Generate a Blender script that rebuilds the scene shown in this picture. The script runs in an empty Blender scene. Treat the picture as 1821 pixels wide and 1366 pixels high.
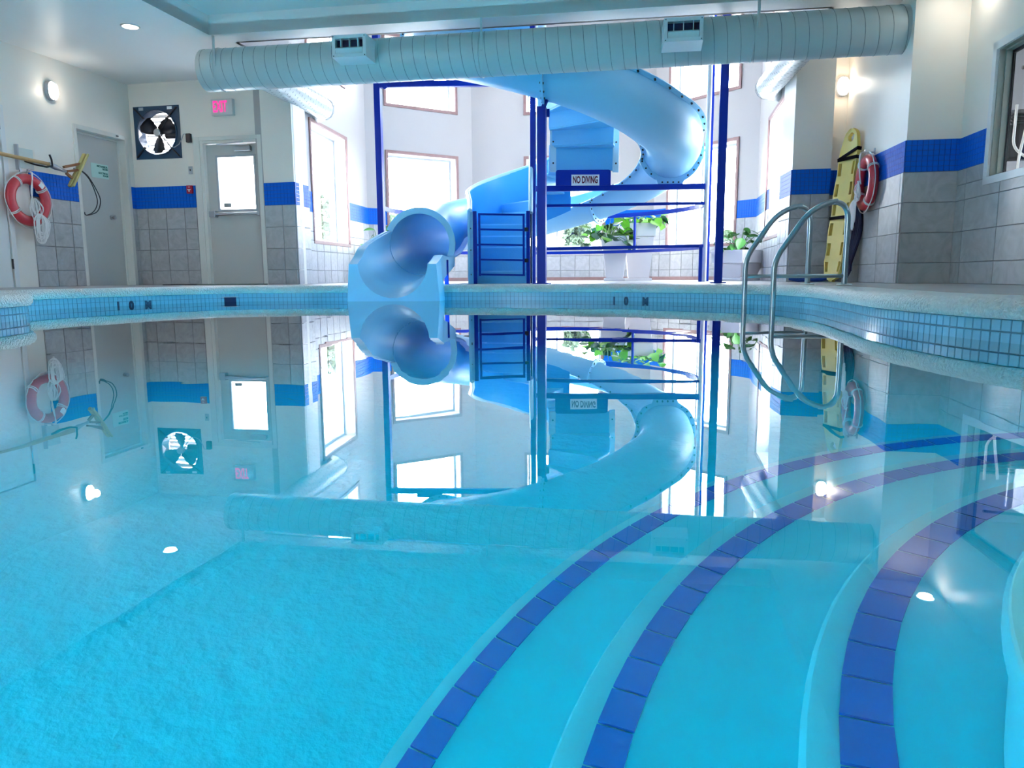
import bpy, bmesh, math, random
from mathutils import Vector, Matrix
from mathutils.geometry import tessellate_polygon
random.seed(7)
S = bpy.context.scene
COL = S.collection
R = math.radians
# ------------------------------------------------------------------ camera, world, light, exposure
cam = bpy.data.cameras.new('camera'); camo = bpy.data.objects.new('camera', cam); COL.objects.link(camo)
cam.sensor_fit = 'HORIZONTAL'; cam.sensor_width = 36.0; cam.lens = 36.0*1317.26/1821.0
cam.clip_start = 0.02; cam.clip_end = 300
PI_, RO_ = R(8.3041), R(0.3489)
rt = Vector((1, 0, 0)); up0 = Vector((0, math.sin(PI_), math.cos(PI_))); fw = Vector((0, math.cos(PI_), -math.sin(PI_)))
xr = rt*math.cos(RO_)+up0*math.sin(RO_)*-1; yr = rt*math.sin(RO_)+up0*math.cos(RO_)
camo.matrix_world = Matrix(((xr.x, yr.x, -fw.x, 0), (xr.y, yr.y, -fw.y, 0), (xr.z, yr.z, -fw.z, 0.2792), (0, 0, 0, 1)))
S.camera = camo
S.view_settings.view_transform = 'Standard'; S.view_settings.look = 'None'
S.view_settings.gamma = 1.0; S.view_settings.use_curve_mapping = False
S.view_settings.exposure = 0.74
S.cycles.max_bounces = 14; S.cycles.diffuse_bounces = 6; S.cycles.glossy_bounces = 5
S.cycles.transmission_bounces = 12; S.cycles.transparent_max_bounces = 12
S.cycles.caustics_refractive = True; S.cycles.caustics_reflective = True
S.cycles.sample_clamp_indirect = 40.0; S.cycles.blur_glossy = 0.6
S.cycles.use_denoising = True

W = bpy.data.worlds.new('World'); S.world = W; W.use_nodes = True
nt = W.node_tree; nt.nodes.clear()
o_ = nt.nodes.new('ShaderNodeOutputWorld'); bg = nt.nodes.new('ShaderNodeBackground'); bg.inputs[1].default_value = 19.0
tc = nt.nodes.new('ShaderNodeTexCoord'); mp = nt.nodes.new('ShaderNodeMapping'); mp.inputs['Scale'].default_value = (1, 1, 3)
nz = nt.nodes.new('ShaderNodeTexNoise'); nz.inputs['Scale'].default_value = 2.2; nz.inputs['Detail'].default_value = 6
rp = nt.nodes.new('ShaderNodeValToRGB'); rp.color_ramp.elements[0].position = .38; rp.color_ramp.elements[0].color = (.66, .74, .90, 1)
rp.color_ramp.elements[1].position = .56; rp.color_ramp.elements[1].color = (.97, .945, 1, 1)
nt.links.new(tc.outputs['Generated'], mp.inputs[0]); nt.links.new(mp.outputs[0], nz.inputs['Vector'])
nt.links.new(nz.outputs[0], rp.inputs[0]); nt.links.new(rp.outputs[0], bg.inputs[0]); nt.links.new(bg.outputs[0], o_.inputs[0])

def area(name, loc, size, energy, rot=(0, 0, 0), color=(1, 1, 1), shape='DISK', sy=None, portal=False):
    l = bpy.data.lights.new(name, 'AREA'); l.shape = shape; l.size = size
    if sy: l.size_y = sy
    l.energy = energy; l.color = color
    o = bpy.data.objects.new(name, l); COL.objects.link(o); o.location = loc; o.rotation_euler = rot
    if portal: l.cycles.is_portal = True
    return o
DL = [(-4.26, 8.81), (4.29, 7.30), (-5.3, 4.6), (-6.2, 0.6), (3.6, 3.6), (2.9, 0.2)]  # all after the first pair are unseen lamps added for fill light
for p in DL: area('downlight_lamp', (p[0], p[1], 3.05), .13, 2, color=(1, .93, .8))

# ------------------------------------------------------------------ materials
MATS = {}
def mat(name, col, rough=.5, metal=0, bump=None, var=None, rnd=0, spec=.5, emit=None, coat=0, coord='Object', sub=None):
    m = bpy.data.materials.new(name); m.use_nodes = True; t = m.node_tree; b = t.nodes['Principled BSDF']
    b.inputs['Base Color'].default_value = (*col, 1); b.inputs['Roughness'].default_value = rough; b.inputs['Metallic'].default_value = metal
    b.inputs['Specular IOR Level'].default_value = spec; b.inputs['Coat Weight'].default_value = coat
    co = t.nodes.new('ShaderNodeTexCoord'); vec = co.outputs[coord]
    if rnd or var:
        oi = t.nodes.new('ShaderNodeObjectInfo'); ad = t.nodes.new('ShaderNodeVectorMath'); ad.operation = 'MULTIPLY_ADD'
        cmb = t.nodes.new('ShaderNodeCombineXYZ'); 
        for k in range(3): t.links.new(oi.outputs['Random'], cmb.inputs[k])
        ad.inputs[1].default_value = (37, 23, 51); t.links.new(cmb.outputs[0], ad.inputs[0]); t.links.new(vec, ad.inputs[2]); v2 = ad.outputs[0]
        hs = t.nodes.new('ShaderNodeHueSaturation'); hs.inputs['Color'].default_value = (*col, 1)
        val = t.nodes.new('ShaderNodeMath'); val.operation = 'MULTIPLY_ADD'; val.inputs[1].default_value = rnd; val.inputs[2].default_value = 1-rnd/2
        t.links.new(oi.outputs['Random'], val.inputs[0]); last = val.outputs[0]
        if var:
            n = t.nodes.new('ShaderNodeTexNoise'); n.inputs['Scale'].default_value = var[0]; n.inputs['Detail'].default_value = 5
            if len(var) > 2: n.inputs['Distortion'].default_value = var[2]
            t.links.new(v2, n.inputs['Vector'])
            q = t.nodes.new('ShaderNodeMath'); q.operation = 'MULTIPLY_ADD'; q.inputs[1].default_value = var[1]*2; q.inputs[2].default_value = 1-var[1]
            t.links.new(n.outputs[0], q.inputs[0])
            w = t.nodes.new('ShaderNodeMath'); w.operation = 'MULTIPLY'; t.links.new(last, w.inputs[0]); t.links.new(q.outputs[0], w.inputs[1]); last = w.outputs[0]
        t.links.new(last, hs.inputs['Value']); t.links.new(hs.outputs[0], b.inputs['Base Color'])
    if bump:
        n = t.nodes.new('ShaderNodeTexNoise'); n.inputs['Scale'].default_value = bump[0]; n.inputs['Detail'].default_value = 4
        t.links.new(vec, n.inputs['Vector'])
        bp = t.nodes.new('ShaderNodeBump'); bp.inputs['Strength'].default_value = bump[1]; bp.inputs['Distance'].default_value = bump[2]
        t.links.new(n.outputs[0], bp.inputs['Height']); t.links.new(bp.outputs[0], b.inputs['Normal'])
    if emit: b.inputs['Emission Color'].default_value = (*emit[0], 1); b.inputs['Emission Strength'].default_value = emit[1]
    MATS[name] = m; return m
paint = mat('wall_paint', (.83, .78, .71), .38, bump=(9, .15, .01), var=(1.2, .05))
ceilp = mat('ceiling_paint', (.84, .83, .81), .42, var=(.8, .04))
alcp = mat('alcove_paint', (.44, .41, .40), .55, bump=(14, .2, .01), var=(1.3, .05))
tileg = mat('grey_stone_tile', (.42, .42, .43), .35, bump=(11, .5, .014), var=(6, .30, 2.0), rnd=.18)
tileL = mat('large_grey_tile', (.42, .42, .42), .33, bump=(5, .3, .01), var=(3, .32, 3.5), rnd=.12)
grout = mat('grout', (.25, .26, .27), .9)
bandm = mat('blue_mosaic', (.003, .13, .66), .45, spec=.12)
bandg = mat('blue_grout', (.003, .06, .30), .7)
poolt = mat('pool_rim_tile', (.22, .50, .66), .16, rnd=.14, coat=.4)
pgrout = mat('pool_grout', (.10, .22, .30), .8)
copm = mat('pebbled_coping', (.93, .94, .90), .5, bump=(62, 1.0, .06), var=(60, .12))
deckm = mat('deck_concrete', (.36, .34, .34), .5, bump=(30, .3, .006), var=(2.5, .15))
plas = mat('pool_plaster', (.012, .90, 1.0), .6, bump=(22, .6, .03), var=(2.5, .05))
plas2 = mat('step_plaster', (.02, .91, 1.0), .6, bump=(20, .15, .01), var=(3, .05))
nosem = mat('nosing_plaster', (.22, .90, .95), .6, bump=(22, .25, .01))
stripe = mat('step_stripe_tile', (.001, .21, .74), .25, rnd=.1)
steelb = mat('blue_steel_paint', (.001, .028, .36), .4, spec=.25)
slidem = mat('slide_gelcoat', (.29, .66, .93), .38, bump=(60, .12, .004), spec=.4)
slidei = mat('slide_inside', (.06, .46, .95), .35)
slidel = mat('slide_lip', (.55, .82, .92), .3, bump=(40, .1, .004))
stairm = mat('stair_gelcoat', (.15, .58, .92), .35, bump=(45, .3, .006))
wooden = mat('window_casing_wood', (.30, .17, .16), .5, var=(12, .2))
whitem = mat('white_enamel', (.75, .75, .74), .35)
framew = mat('door_frame_paint', (.70, .69, .64), .35)
doorm = mat('door_paint', (.52, .52, .50), .35, var=(1.5, .05))
greym = mat('grey_frame', (.42, .44, .48), .4)
ductm = mat('duct_paint', (.52, .56, .55), .35, var=(2, .05))
seamm = mat('duct_seam', (.22, .27, .28), .5)
jambm = mat('jamb_paint', (.34, .36, .31), .4)
blackm = mat('black_plastic', (.012, .012, .018), .4)
darkb = mat('dark_fan_blue', (.012, .05, .11), .4, var=(6, .2))
metalm = mat('brushed_metal', (.45, .47, .50), .3, 1.0)
steel = mat('stainless_tube', (.36, .46, .50), .28, 1.0, bump=(90, .05, .002))
redm = mat('red_ring', (.62, .035, .055), .3, coat=.3)
ropem = mat('white_rope', (.78, .76, .76), .8, bump=(250, .4, .004))
tanm = mat('tan_pole', (.50, .31, .13), .4)
brassm = mat('yellowed_brush_head', (.50, .42, .16), .45, var=(14, .3))
brownm = mat('rust_bracket', (.30, .12, .05), .6)
yellm = mat('yellow_board', (.82, .62, .14), .4, var=(6, .08))
potm = mat('white_planter', (.62, .60, .62), .5, var=(3, .05))
soilm = mat('soil', (.03, .02, .015), 1)
leafm = mat('leaf_green', (.17, .50, .03), .35, rnd=.7, var=(14, .25))
leafd = mat('dark_leaf', (.035, .13, .06), .35, rnd=.8, var=(14, .3))
leafo = mat('oval_leaf', (.08, .28, .06), .35, rnd=.6, var=(14, .25))
stemm = mat('plant_stem', (.10, .20, .05), .6)
outl = mat('outdoor_foliage', (.045, .075, .04), .8, rnd=.3)
barkm = mat('bark', (.12, .08, .05), .9)
groundm = mat('outdoor_ground', (.50, .50, .48), .9, var=(.3, .1))
signw = mat('sign_white', (.92, .92, .92), .4)
signr = mat('sign_maroon', (.16, .004, .02), .5)
signg = mat('sign_mint', (.50, .72, .66), .4)
signt = mat('sign_green_text', (.01, .16, .13), .5)
pinkm = mat('exit_letters', (.9, .02, .25), .5, emit=((1, .02, .26), .8))
exitw = mat('exit_housing', (.62, .62, .60), .4)
exitf = mat('exit_face', (.72, .62, .64), .4)
lampm = mat('lamp_glass', (.9, .9, .85), .3, emit=((1, .93, .82), 5.0))
dlm = mat('downlight_lens', (.9, .9, .85), .3, emit=((1, .95, .84), 6.0))
gymw = mat('gym_wall', (.42, .41, .44), .7)
matb = mat('dark_mat', (.02, .02, .025), .9)
matg = mat('green_mat', (.10, .14, .11), .9)
bluec = mat('blue_canvas', (.01, .06, .32), .7)
ventm = mat('vent_white', (.66, .70, .70), .35)
ventd = mat('vent_dark', (.01, .012, .07), .5)
red2 = mat('alarm_red', (.42, .01, .05), .35)
def glassmat():
    m = bpy.data.materials.new('window_glass'); m.use_nodes = True; t = m.node_tree; t.nodes.clear()
    o = t.nodes.new('ShaderNodeOutputMaterial'); mx = t.nodes.new('ShaderNodeMixShader'); tr = t.nodes.new('ShaderNodeBsdfTransparent')
    gl = t.nodes.new('ShaderNodeBsdfGlossy'); gl.inputs['Roughness'].default_value = .02; tr.inputs[0].default_value = (.93, .97, .97, 1)
    fr = t.nodes.new('ShaderNodeFresnel'); fr.inputs[0].default_value = 1.45
    ge = t.nodes.new('ShaderNodeNewGeometry'); inv = t.nodes.new('ShaderNodeMath'); inv.operation = 'SUBTRACT'; inv.inputs[0].default_value = 1
    mu = t.nodes.new('ShaderNodeMath'); mu.operation = 'MULTIPLY'; t.links.new(ge.outputs['Backfacing'], inv.inputs[1]); t.links.new(inv.outputs[0], mu.inputs[0]); t.links.new(fr.outputs[0], mu.inputs[1])
    t.links.new(mu.outputs[0], mx.inputs[0]); t.links.new(tr.outputs[0], mx.inputs[1]); t.links.new(gl.outputs[0], mx.inputs[2]); t.links.new(mx.outputs[0], o.inputs[0]); return m
glass = glassmat()
def watermat():
    m = bpy.data.materials.new('pool_water'); m.use_nodes = True; t = m.node_tree; t.nodes.clear(); N = t.nodes.new; K = t.links.new
    o = N('ShaderNodeOutputMaterial'); mx = N('ShaderNodeMixShader'); rf = N('ShaderNodeBsdfRefraction'); gl = N('ShaderNodeBsdfGlossy'); fr = N('ShaderNodeFresnel')
    rf.inputs['IOR'].default_value = 1.333; rf.inputs['Roughness'].default_value = 0; gl.inputs['Roughness'].default_value = 0; fr.inputs[0].default_value = 1.333
    co = N('ShaderNodeTexCoord'); n = N('ShaderNodeTexNoise'); n.inputs['Scale'].default_value = 2.6; n.inputs['Detail'].default_value = 2
    bp = N('ShaderNodeBump'); bp.inputs['Strength'].default_value = .12; bp.inputs['Distance'].default_value = .004
    K(co.outputs['Object'], n.inputs['Vector']); K(n.outputs[0], bp.inputs['Height'])
    for q in (rf, gl, fr): K(bp.outputs[0], q.inputs['Normal'])
    ge = N('ShaderNodeNewGeometry'); g2 = N('ShaderNodeMath'); g2.operation = 'MULTIPLY_ADD'; g2.inputs[1].default_value = -.75; g2.inputs[2].default_value = 1.75
    mu = N('ShaderNodeMath'); mu.operation = 'MULTIPLY'; mu.use_clamp = True; K(ge.outputs['Backfacing'], g2.inputs[0]); K(g2.outputs[0], mu.inputs[0]); K(fr.outputs[0], mu.inputs[1])
    K(mu.outputs[0], mx.inputs[0]); K(rf.outputs[0], mx.inputs[1]); K(gl.outputs[0], mx.inputs[2]); K(mx.outputs[0], o.inputs[0])
    v = N('ShaderNodeVolumeAbsorption'); v.inputs[0].default_value = (.10, .97, 1, 1); v.inputs[1].default_value = .22
    K(v.outputs[0], o.inputs['Volume']); return m
waterm = watermat()

# ------------------------------------------------------------------ mesh helpers
class MB:
    def __init__(s): s.v = []; s.f = []; s.m = []
    def add(s, vs, fs, mi=0):
        k = len(s.v); s.v += [tuple(v) for v in vs]; s.f += [tuple(i+k for i in f) for f in fs]; s.m += [mi]*len(fs); return s
    def box(s, c, size, rz=0, mi=0, M=None):
        x, y, z = [q/2 for q in size]; vs = [Vector((a*x, b*y, d*z)) for d in (-1, 1) for b in (-1, 1) for a in (-1, 1)]
        m = M if M is not None else Matrix.Rotation(rz, 3, 'Z')
        vs = [m @ v + Vector(c) for v in vs]
        return s.add(vs, [(0, 2, 3, 1), (4, 5, 7, 6), (0, 1, 5, 4), (1, 3, 7, 5), (3, 2, 6, 7), (2, 0, 4, 6)], mi)
    def bar(s, a, b, w, h=None, mi=0):
        a = Vector(a); b = Vector(b); d = (b-a); L = d.length; d.normalize(); h = h or w
        ref = Vector((0, 0, 1)) if abs(d.z) < .95 else Vector((0, 1, 0))
        x = d; y = ref.cross(x).normalized(); z = x.cross(y)
        return s.box((a+b)/2, (L, w, h), M=Matrix((x, y, z)).transposed(), mi=mi)
    def prism(s, poly, z0, z1, mi=0):
        n = len(poly); vs = [(p[0], p[1], z0) for p in poly]+[(p[0], p[1], z1) for p in poly]
        return s.add(vs, [tuple(range(n))[::-1], tuple(range(n, 2*n))]+[(i, (i+1) % n, n+(i+1) % n, n+i) for i in range(n)], mi)
    def frustum(s, c, w0, w1, z0, z1, rz=0, d0=None, d1=None, mi=0):
        d0 = d0 or w0; d1 = d1 or w1; m = Matrix.Rotation(rz, 3, 'Z'); vs = []
        for w, d, z in ((w0, d0, z0), (w1, d1, z1)):
            for a, b in ((-1, -1), (1, -1), (1, 1), (-1, 1)): vs.append(m @ Vector((a*w/2, b*d/2, 0))+Vector((c[0], c[1], z)))
        return s.add(vs, [(3, 2, 1, 0), (4, 5, 6, 7)]+[(i, (i+1) % 4, 4+(i+1) % 4, 4+i) for i in range(4)], mi)
    def tube(s, path, r, n=10, closed=False, caps=True, mi=0):
        P = [Vector(p) for p in path]; L = len(P); rs = r if isinstance(r, (list, tuple)) else [r]*L; rings = []; pu = None; k0 = len(s.v)
        for i in range(L):
            a = P[(i-1) % L] if (closed or i) else P[i]; b = P[(i+1) % L] if (closed or i < L-1) else P[i]
            t = (b-a).normalized()
            if pu is None: pu = (Vector((0, 0, 1)) if abs(t.z) < .9 else Vector((1, 0, 0)))
            x = pu.cross(t)
            if x.length < 1e-5: x = Vector((1, 0, 0))
            x.normalize(); y = t.cross(x).normalized(); pu = y
            for j in range(n):
                a_ = 2*math.pi*j/n; s.v.append(tuple(P[i]+(x*math.cos(a_)+y*math.sin(a_))*rs[i]))
        for i in range(L if closed else L-1):
            for j in range(n):
                a0 = k0+i*n; b0 = k0+((i+1) % L)*n
                s.f.append((a0+j, a0+(j+1) % n, b0+(j+1) % n, b0+j)); s.m.append(mi)
        if caps and not closed:
            s.f.append(tuple(k0+j for j in range(n))[::-1]); s.m.append(mi); s.f.append(tuple(k0+(L-1)*n+j for j in range(n))); s.m.append(mi)
        return s
    def disc(s, c, ax, r, h, n=16, mi=0):
        a = Vector(ax).normalized(); return s.tube([Vector(c), Vector(c)+a*h], r, n, mi=mi)
    def grid(s, rows, closed=False, mi=0):
        n = len(rows[0]); k = len(s.v)
        for r_ in rows: s.v += [tuple(p) for p in r_]
        for i in range(len(rows)-1):
            for j in range(n if closed else n-1):
                s.f.append((k+i*n+j, k+i*n+(j+1) % n, k+(i+1)*n+(j+1) % n, k+(i+1)*n+j)); s.m.append(mi)
        return s
    def build(s, name, m, parent=None, smooth=False, bevel=0, solid=0, kind=None, label=None, cat=None, group=None, weld=False):
        ms = m if isinstance(m, (list, tuple)) else [m]
        if parent is not None: org = wloc(parent)
        else:
            xs = [v[0] for v in s.v]; ys = [v[1] for v in s.v]; org = Vector(((min(xs)+max(xs))/2, (min(ys)+max(ys))/2, min(v[2] for v in s.v)))
        me = bpy.data.meshes.new(name); me.from_pydata([tuple(Vector(v)-org) for v in s.v], [], s.f)
        for q in ms: me.materials.append(q)
        if len(ms) > 1: me.polygons.foreach_set('material_index', s.m)
        bm = bmesh.new(); bm.from_mesh(me)
        if weld: bmesh.ops.remove_doubles(bm, verts=bm.verts, dist=.0005)
        bmesh.ops.recalc_face_normals(bm, faces=bm.faces); bm.to_mesh(me); bm.free()
        if smooth:
            me.polygons.foreach_set('use_smooth', [True]*len(me.polygons)); me.set_sharp_from_angle(angle=R(42))
        me.update()
        o = bpy.data.objects.new(name, me); COL.objects.link(o)
        if parent is not None: o.parent = parent; LOC[o.name] = org
        else: o.location = org; LOC[o.name] = org
        if solid: q = o.modifiers.new('s', 'SOLIDIFY'); q.thickness = solid; q.offset = 0
        if bevel: q = o.modifiers.new('b', 'BEVEL'); q.width = bevel; q.segments = 2; q.limit_method = 'ANGLE'
        tag(o, label, cat, group, kind); return o
LOC = {}
def wloc(o): return LOC[o.name]
def tag(o, label=None, cat=None, group=None, kind=None):
    if label: o['label'] = label
    if cat: o['category'] = cat
    if group: o['group'] = group
    if kind: o['kind'] = kind
    return o
def thing(name, loc, label, cat, group=None, kind=None):
    o = bpy.data.objects.new(name, None); COL.objects.link(o); o.location = loc; o.empty_display_size = .1; LOC[o.name] = Vector(loc)
    return tag(o, label, cat, group, kind)
def inst(name, me, parent, wp, rz=0, eul=None):
    o = bpy.data.objects.new(name, me); COL.objects.link(o)
    if parent is not None: o.parent = parent; o.location = Vector(wp)-wloc(parent)
    else: o.location = wp
    o.rotation_euler = eul if eul else (0, 0, rz); return o
def text(s, size, depth, name, m, parent, org, xdir, ydir, sx=1.0, align='CENTER', label=None, bold=0):
    c = bpy.data.curves.new('t', 'FONT'); c.body = s; c.size = size; c.extrude = depth; c.align_x = align; c.align_y = 'CENTER'; c.offset = bold
    o = bpy.data.objects.new('t', c); COL.objects.link(o); dg = bpy.context.evaluated_depsgraph_get(); me0 = bpy.data.meshes.new_from_object(o.evaluated_get(dg))
    bpy.data.objects.remove(o); x = Vector(xdir).normalized(); y = Vector(ydir).normalized(); z = x.cross(y); mb = MB()
    mb.add([Vector(org)+x*v.co.x*sx+y*v.co.y+z*v.co.z for v in me0.vertices], [tuple(p.vertices) for p in me0.polygons])
    return mb.build(name, m, parent, label=label)
def catmull(P, closed=True, step=.05, dim=2):
    P = [Vector(p) for p in P]; n = len(P); out = []
    for i in range(n if closed else n-1):
        p0, p1, p2, p3 = (P[(i-1) % n] if closed or i else P[i]), P[i], P[(i+1) % n], (P[(i+2) % n] if closed or i+2 < n else P[(i+1) % n])
        for k in range(16):
            t = k/16; out.append(.5*((2*p1)+(p2-p0)*t+(2*p0-5*p1+4*p2-p3)*t*t+(3*p1-p0-3*p2+p3)*t**3))
    if not closed: out.append(P[-1])
    Q = out+([out[0]] if closed else []); D = [0]
    for a, b in zip(Q, Q[1:]): D.append(D[-1]+(b-a).length)
    m = max(2, int(round(D[-1]/step))); res = []; j = 0
    for k in range(m if closed else m+1):
        d = D[-1]*k/m
        while j < len(D)-2 and D[j+1] < d: j += 1
        f = (d-D[j])/max(1e-9, D[j+1]-D[j]); res.append(Q[j].lerp(Q[j+1], min(1, f)))
    return res

# ------------------------------------------------------------------ levels
D, BB, BT, HB, CB = .177, 1.3013, 1.6156, 2.75, .094
CEIL, ALC = 3.08, 5.5

# ------------------------------------------------------------------ walls
TC = {}
def tilemesh(w, h, m, t=.012):
    k = (round(w, 3), round(h, 3), m.name)
    if k not in TC:
        a, b, c = w/2, h/2, .003; mb = MB()
        mb.add([(-a, 0, -b), (a, 0, -b), (a, 0, b), (-a, 0, b), (-a+c, -t, -b+c), (a-c, -t, -b+c), (a-c, -t, b-c), (-a+c, -t, b-c)],
               [(4, 5, 6, 7), (0, 1, 5, 4), (1, 2, 6, 5), (2, 3, 7, 6), (3, 0, 4, 7)])
        me = bpy.data.meshes.new('tile'); me.from_pydata(mb.v, [], mb.f); me.materials.append(m); me.update(); TC[k] = me
    return TC[k]
def wall(name, A, B, z0, z1, ops=(), thick=.22, tiles=None, band=True, ref=(.3, 10), m=paint, tw=.305, ts0=0, tm=None, outset=0):
    A = Vector((*A, 0)); B = Vector((*B, 0)); d = (B-A); L = d.length; d.normalize(); n = Vector((-d.y, d.x, 0))
    if n.dot(Vector((*ref, 0))-A) < 0: n = -n
    rz = math.atan2(-n.x, n.y)+math.pi     # local -Y faces into the room
    ss = sorted(set([0, L]+[v for o in ops for v in o[:2] if 0 < v < L])); zs = sorted(set([z0, z1]+[v for o in ops for v in o[2:4] if z0 < v < z1]))
    mb = MB()
    for a, b in zip(ss, ss[1:]):
        for p, q in zip(zs, zs[1:]):
            if any(o[0]-1e-4 <= a and b <= o[1]+1e-4 and o[2]-1e-4 <= p and q <= o[3]+1e-4 for o in ops): continue
            c = A+d*(a+b)/2-n*(thick/2); mb.box((c.x, c.y, (p+q)/2), (b-a, thick, q-p), math.atan2(d.y, d.x))
    w = mb.build(name, m, kind='structure')
    w['label'] = name.replace('_', ' ')
    if tiles is None: return w
    tm = tm or tileg
    band_mb = MB(); gb = MB(); gg = MB()
    for (s0, s1) in tiles:
        zrows = [D]+[BB-.305*k for k in (3, 2, 1)]+[BB]
        zr = sorted(set(zrows+[o[2] for o in ops if D < o[2] < BB and o[0] < s1 and o[1] > s0]))
        cs = [s0]; k = math.ceil((s0-ts0)/tw+1e-6)
        while ts0+k*tw < s1-.02: cs.append(ts0+k*tw); k += 1
        cs.append(s1); cs = sorted(set(cs+[v for o in ops if o[2] < BB for v in o[:2] if s0 < v < s1]))
        cs = [c for i, c in enumerate(cs) if i == 0 or c-cs[i-1] > .02]
        base = [s0]+[ts0+k*tw for k in range(math.ceil((s0-ts0)/tw+1e-6), 99) if ts0+k*tw < s1-.02]+[s1]
        for p, q in zip(zr, zr[1:]):
            cr = sorted(set(base+[v for o in ops if o[2] < q-1e-3 and o[3] > p+1e-3 for v in o[:2] if s0 < v < s1]))
            cr = [c for i, c in enumerate(cr) if i == 0 or c-cr[i-1] > .02]
            for a, b in zip(cr, cr[1:]):
                if any(o[0]-1e-3 <= a and b <= o[1]+1e-3 and o[2]-1e-3 <= p and q <= o[3]+1e-3 for o in ops): continue
                c = A+d*(a+b)/2+n*.003
                ti = inst('tile', tilemesh(b-a-.005, q-p-.005, tm), w, (c.x, c.y, (p+q)/2), rz)
        for a, b in zip(cs, cs[1:]):       # grout behind
            for p, q in ((D, BB), (BB, BT)):
                for p2, q2 in ((p, q),):
                    zz = [p2, q2]
                    for o in ops:
                        if o[0] <= a+1e-3 and b <= o[1]+1e-3: 
                            if o[2] <= p2+1e-3 and o[3] >= q2-1e-3: zz = None; break
                            if p2 < o[2] < q2: zz = [p2, o[2]]
                    if zz:
                        c = A+d*(a+b)/2+n*.002; (gb if p == D else gg).box((c.x, c.y, sum(zz)/2), (b-a, .006, zz[1]-zz[0]), math.atan2(d.y, d.x))
        if band:
            nn = max(1, int(round((s1-s0)/.0524))); st = (s1-s0)/nn
            for i in range(nn):
                sm = s0+st*(i+.5)
                for r_ in range(6):
                    zc = BB+.0524*(r_+.5)
                    if any(o[0]-.01 < sm < o[1]+.01 and o[2]-.02 < zc < o[3]+.02 for o in ops): continue
                    c = A+d*sm+n*.006; h = .0524/2-.0022; g = st/2-.0022; u = d*g; e = n*.006
                    q4 = [c-u-Vector((0, 0, h)), c+u-Vector((0, 0, h)), c+u+Vector((0, 0, h)), c-u+Vector((0, 0, h))]
                    q4 = [Vector((v.x, v.y, v.z+zc)) for v in q4]; f4 = [v+e for v in q4]
                    band_mb.add(q4+f4, [(4, 5, 6, 7), (0, 1, 5, 4), (1, 2, 6, 5), (2, 3, 7, 6), (3, 0, 4, 7)])
    if gb.v: gb.build('grout', grout, w)
    if band:
        gg.build('band_grout', bandg, w)
        o = band_mb.build('blue_mosaic_band', bandm, w); o['kind'] = 'stuff'
    return w
def sp(A, B, s, z=0, off=0, ref=(.3, 10)):
    A = Vector((*A, 0)); B = Vector((*B, 0)); d = (B-A).normalized(); n = Vector((-d.y, d.x, 0))
    if n.dot(Vector((*ref, 0))-A) < 0: n = -n
    p = A+d*s+n*off; return Vector((p.x, p.y, z)), d, n

CL = (-5.59, 11.34)
LW = (CL, (-8.80, -3.0)); BLW = (CL, (-3.06, 10.845))
F1 = ((-3.29, 10.89), (-2.81, 14.86)); F2 = ((-2.81, 14.86), (-.817, 16.17)); F3 = ((-.817, 16.17), (2.95, 15.67))
F4 = ((2.95, 15.67), (4.39, 13.54)); F5 = ((4.39, 13.54), (3.66, 9.95))
RGW = ((4.345, 10.0), (4.02, 7.79)); PRF = ((4.02, 7.79), (4.53, 7.70)); RW = ((4.52, 7.71), (3.0, -3.0))
def L2(s): return math.hypot(s[1][0]-s[0][0], s[1][1]-s[0][1])
# left wall: s from the corner towards the camera
wall('wall_left', *LW, D-.02, CEIL, ops=[(.15, 1.07, D-.02, 2.28), (2.23, 3.2, D-.02, 2.28)], tiles=[(0, .11), (1.11, 1.886)], ts0=1.886-.305*6, ref=(.3, 5))
wall('wall_back_left', *BLW, D-.02, CEIL, ops=[(.13, .75, 2.08, 2.70), (1.06, 2.05, D-.02, 2.245)], tiles=[(0, 1.0)], ts0=.19, ref=(.3, 5))
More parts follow.
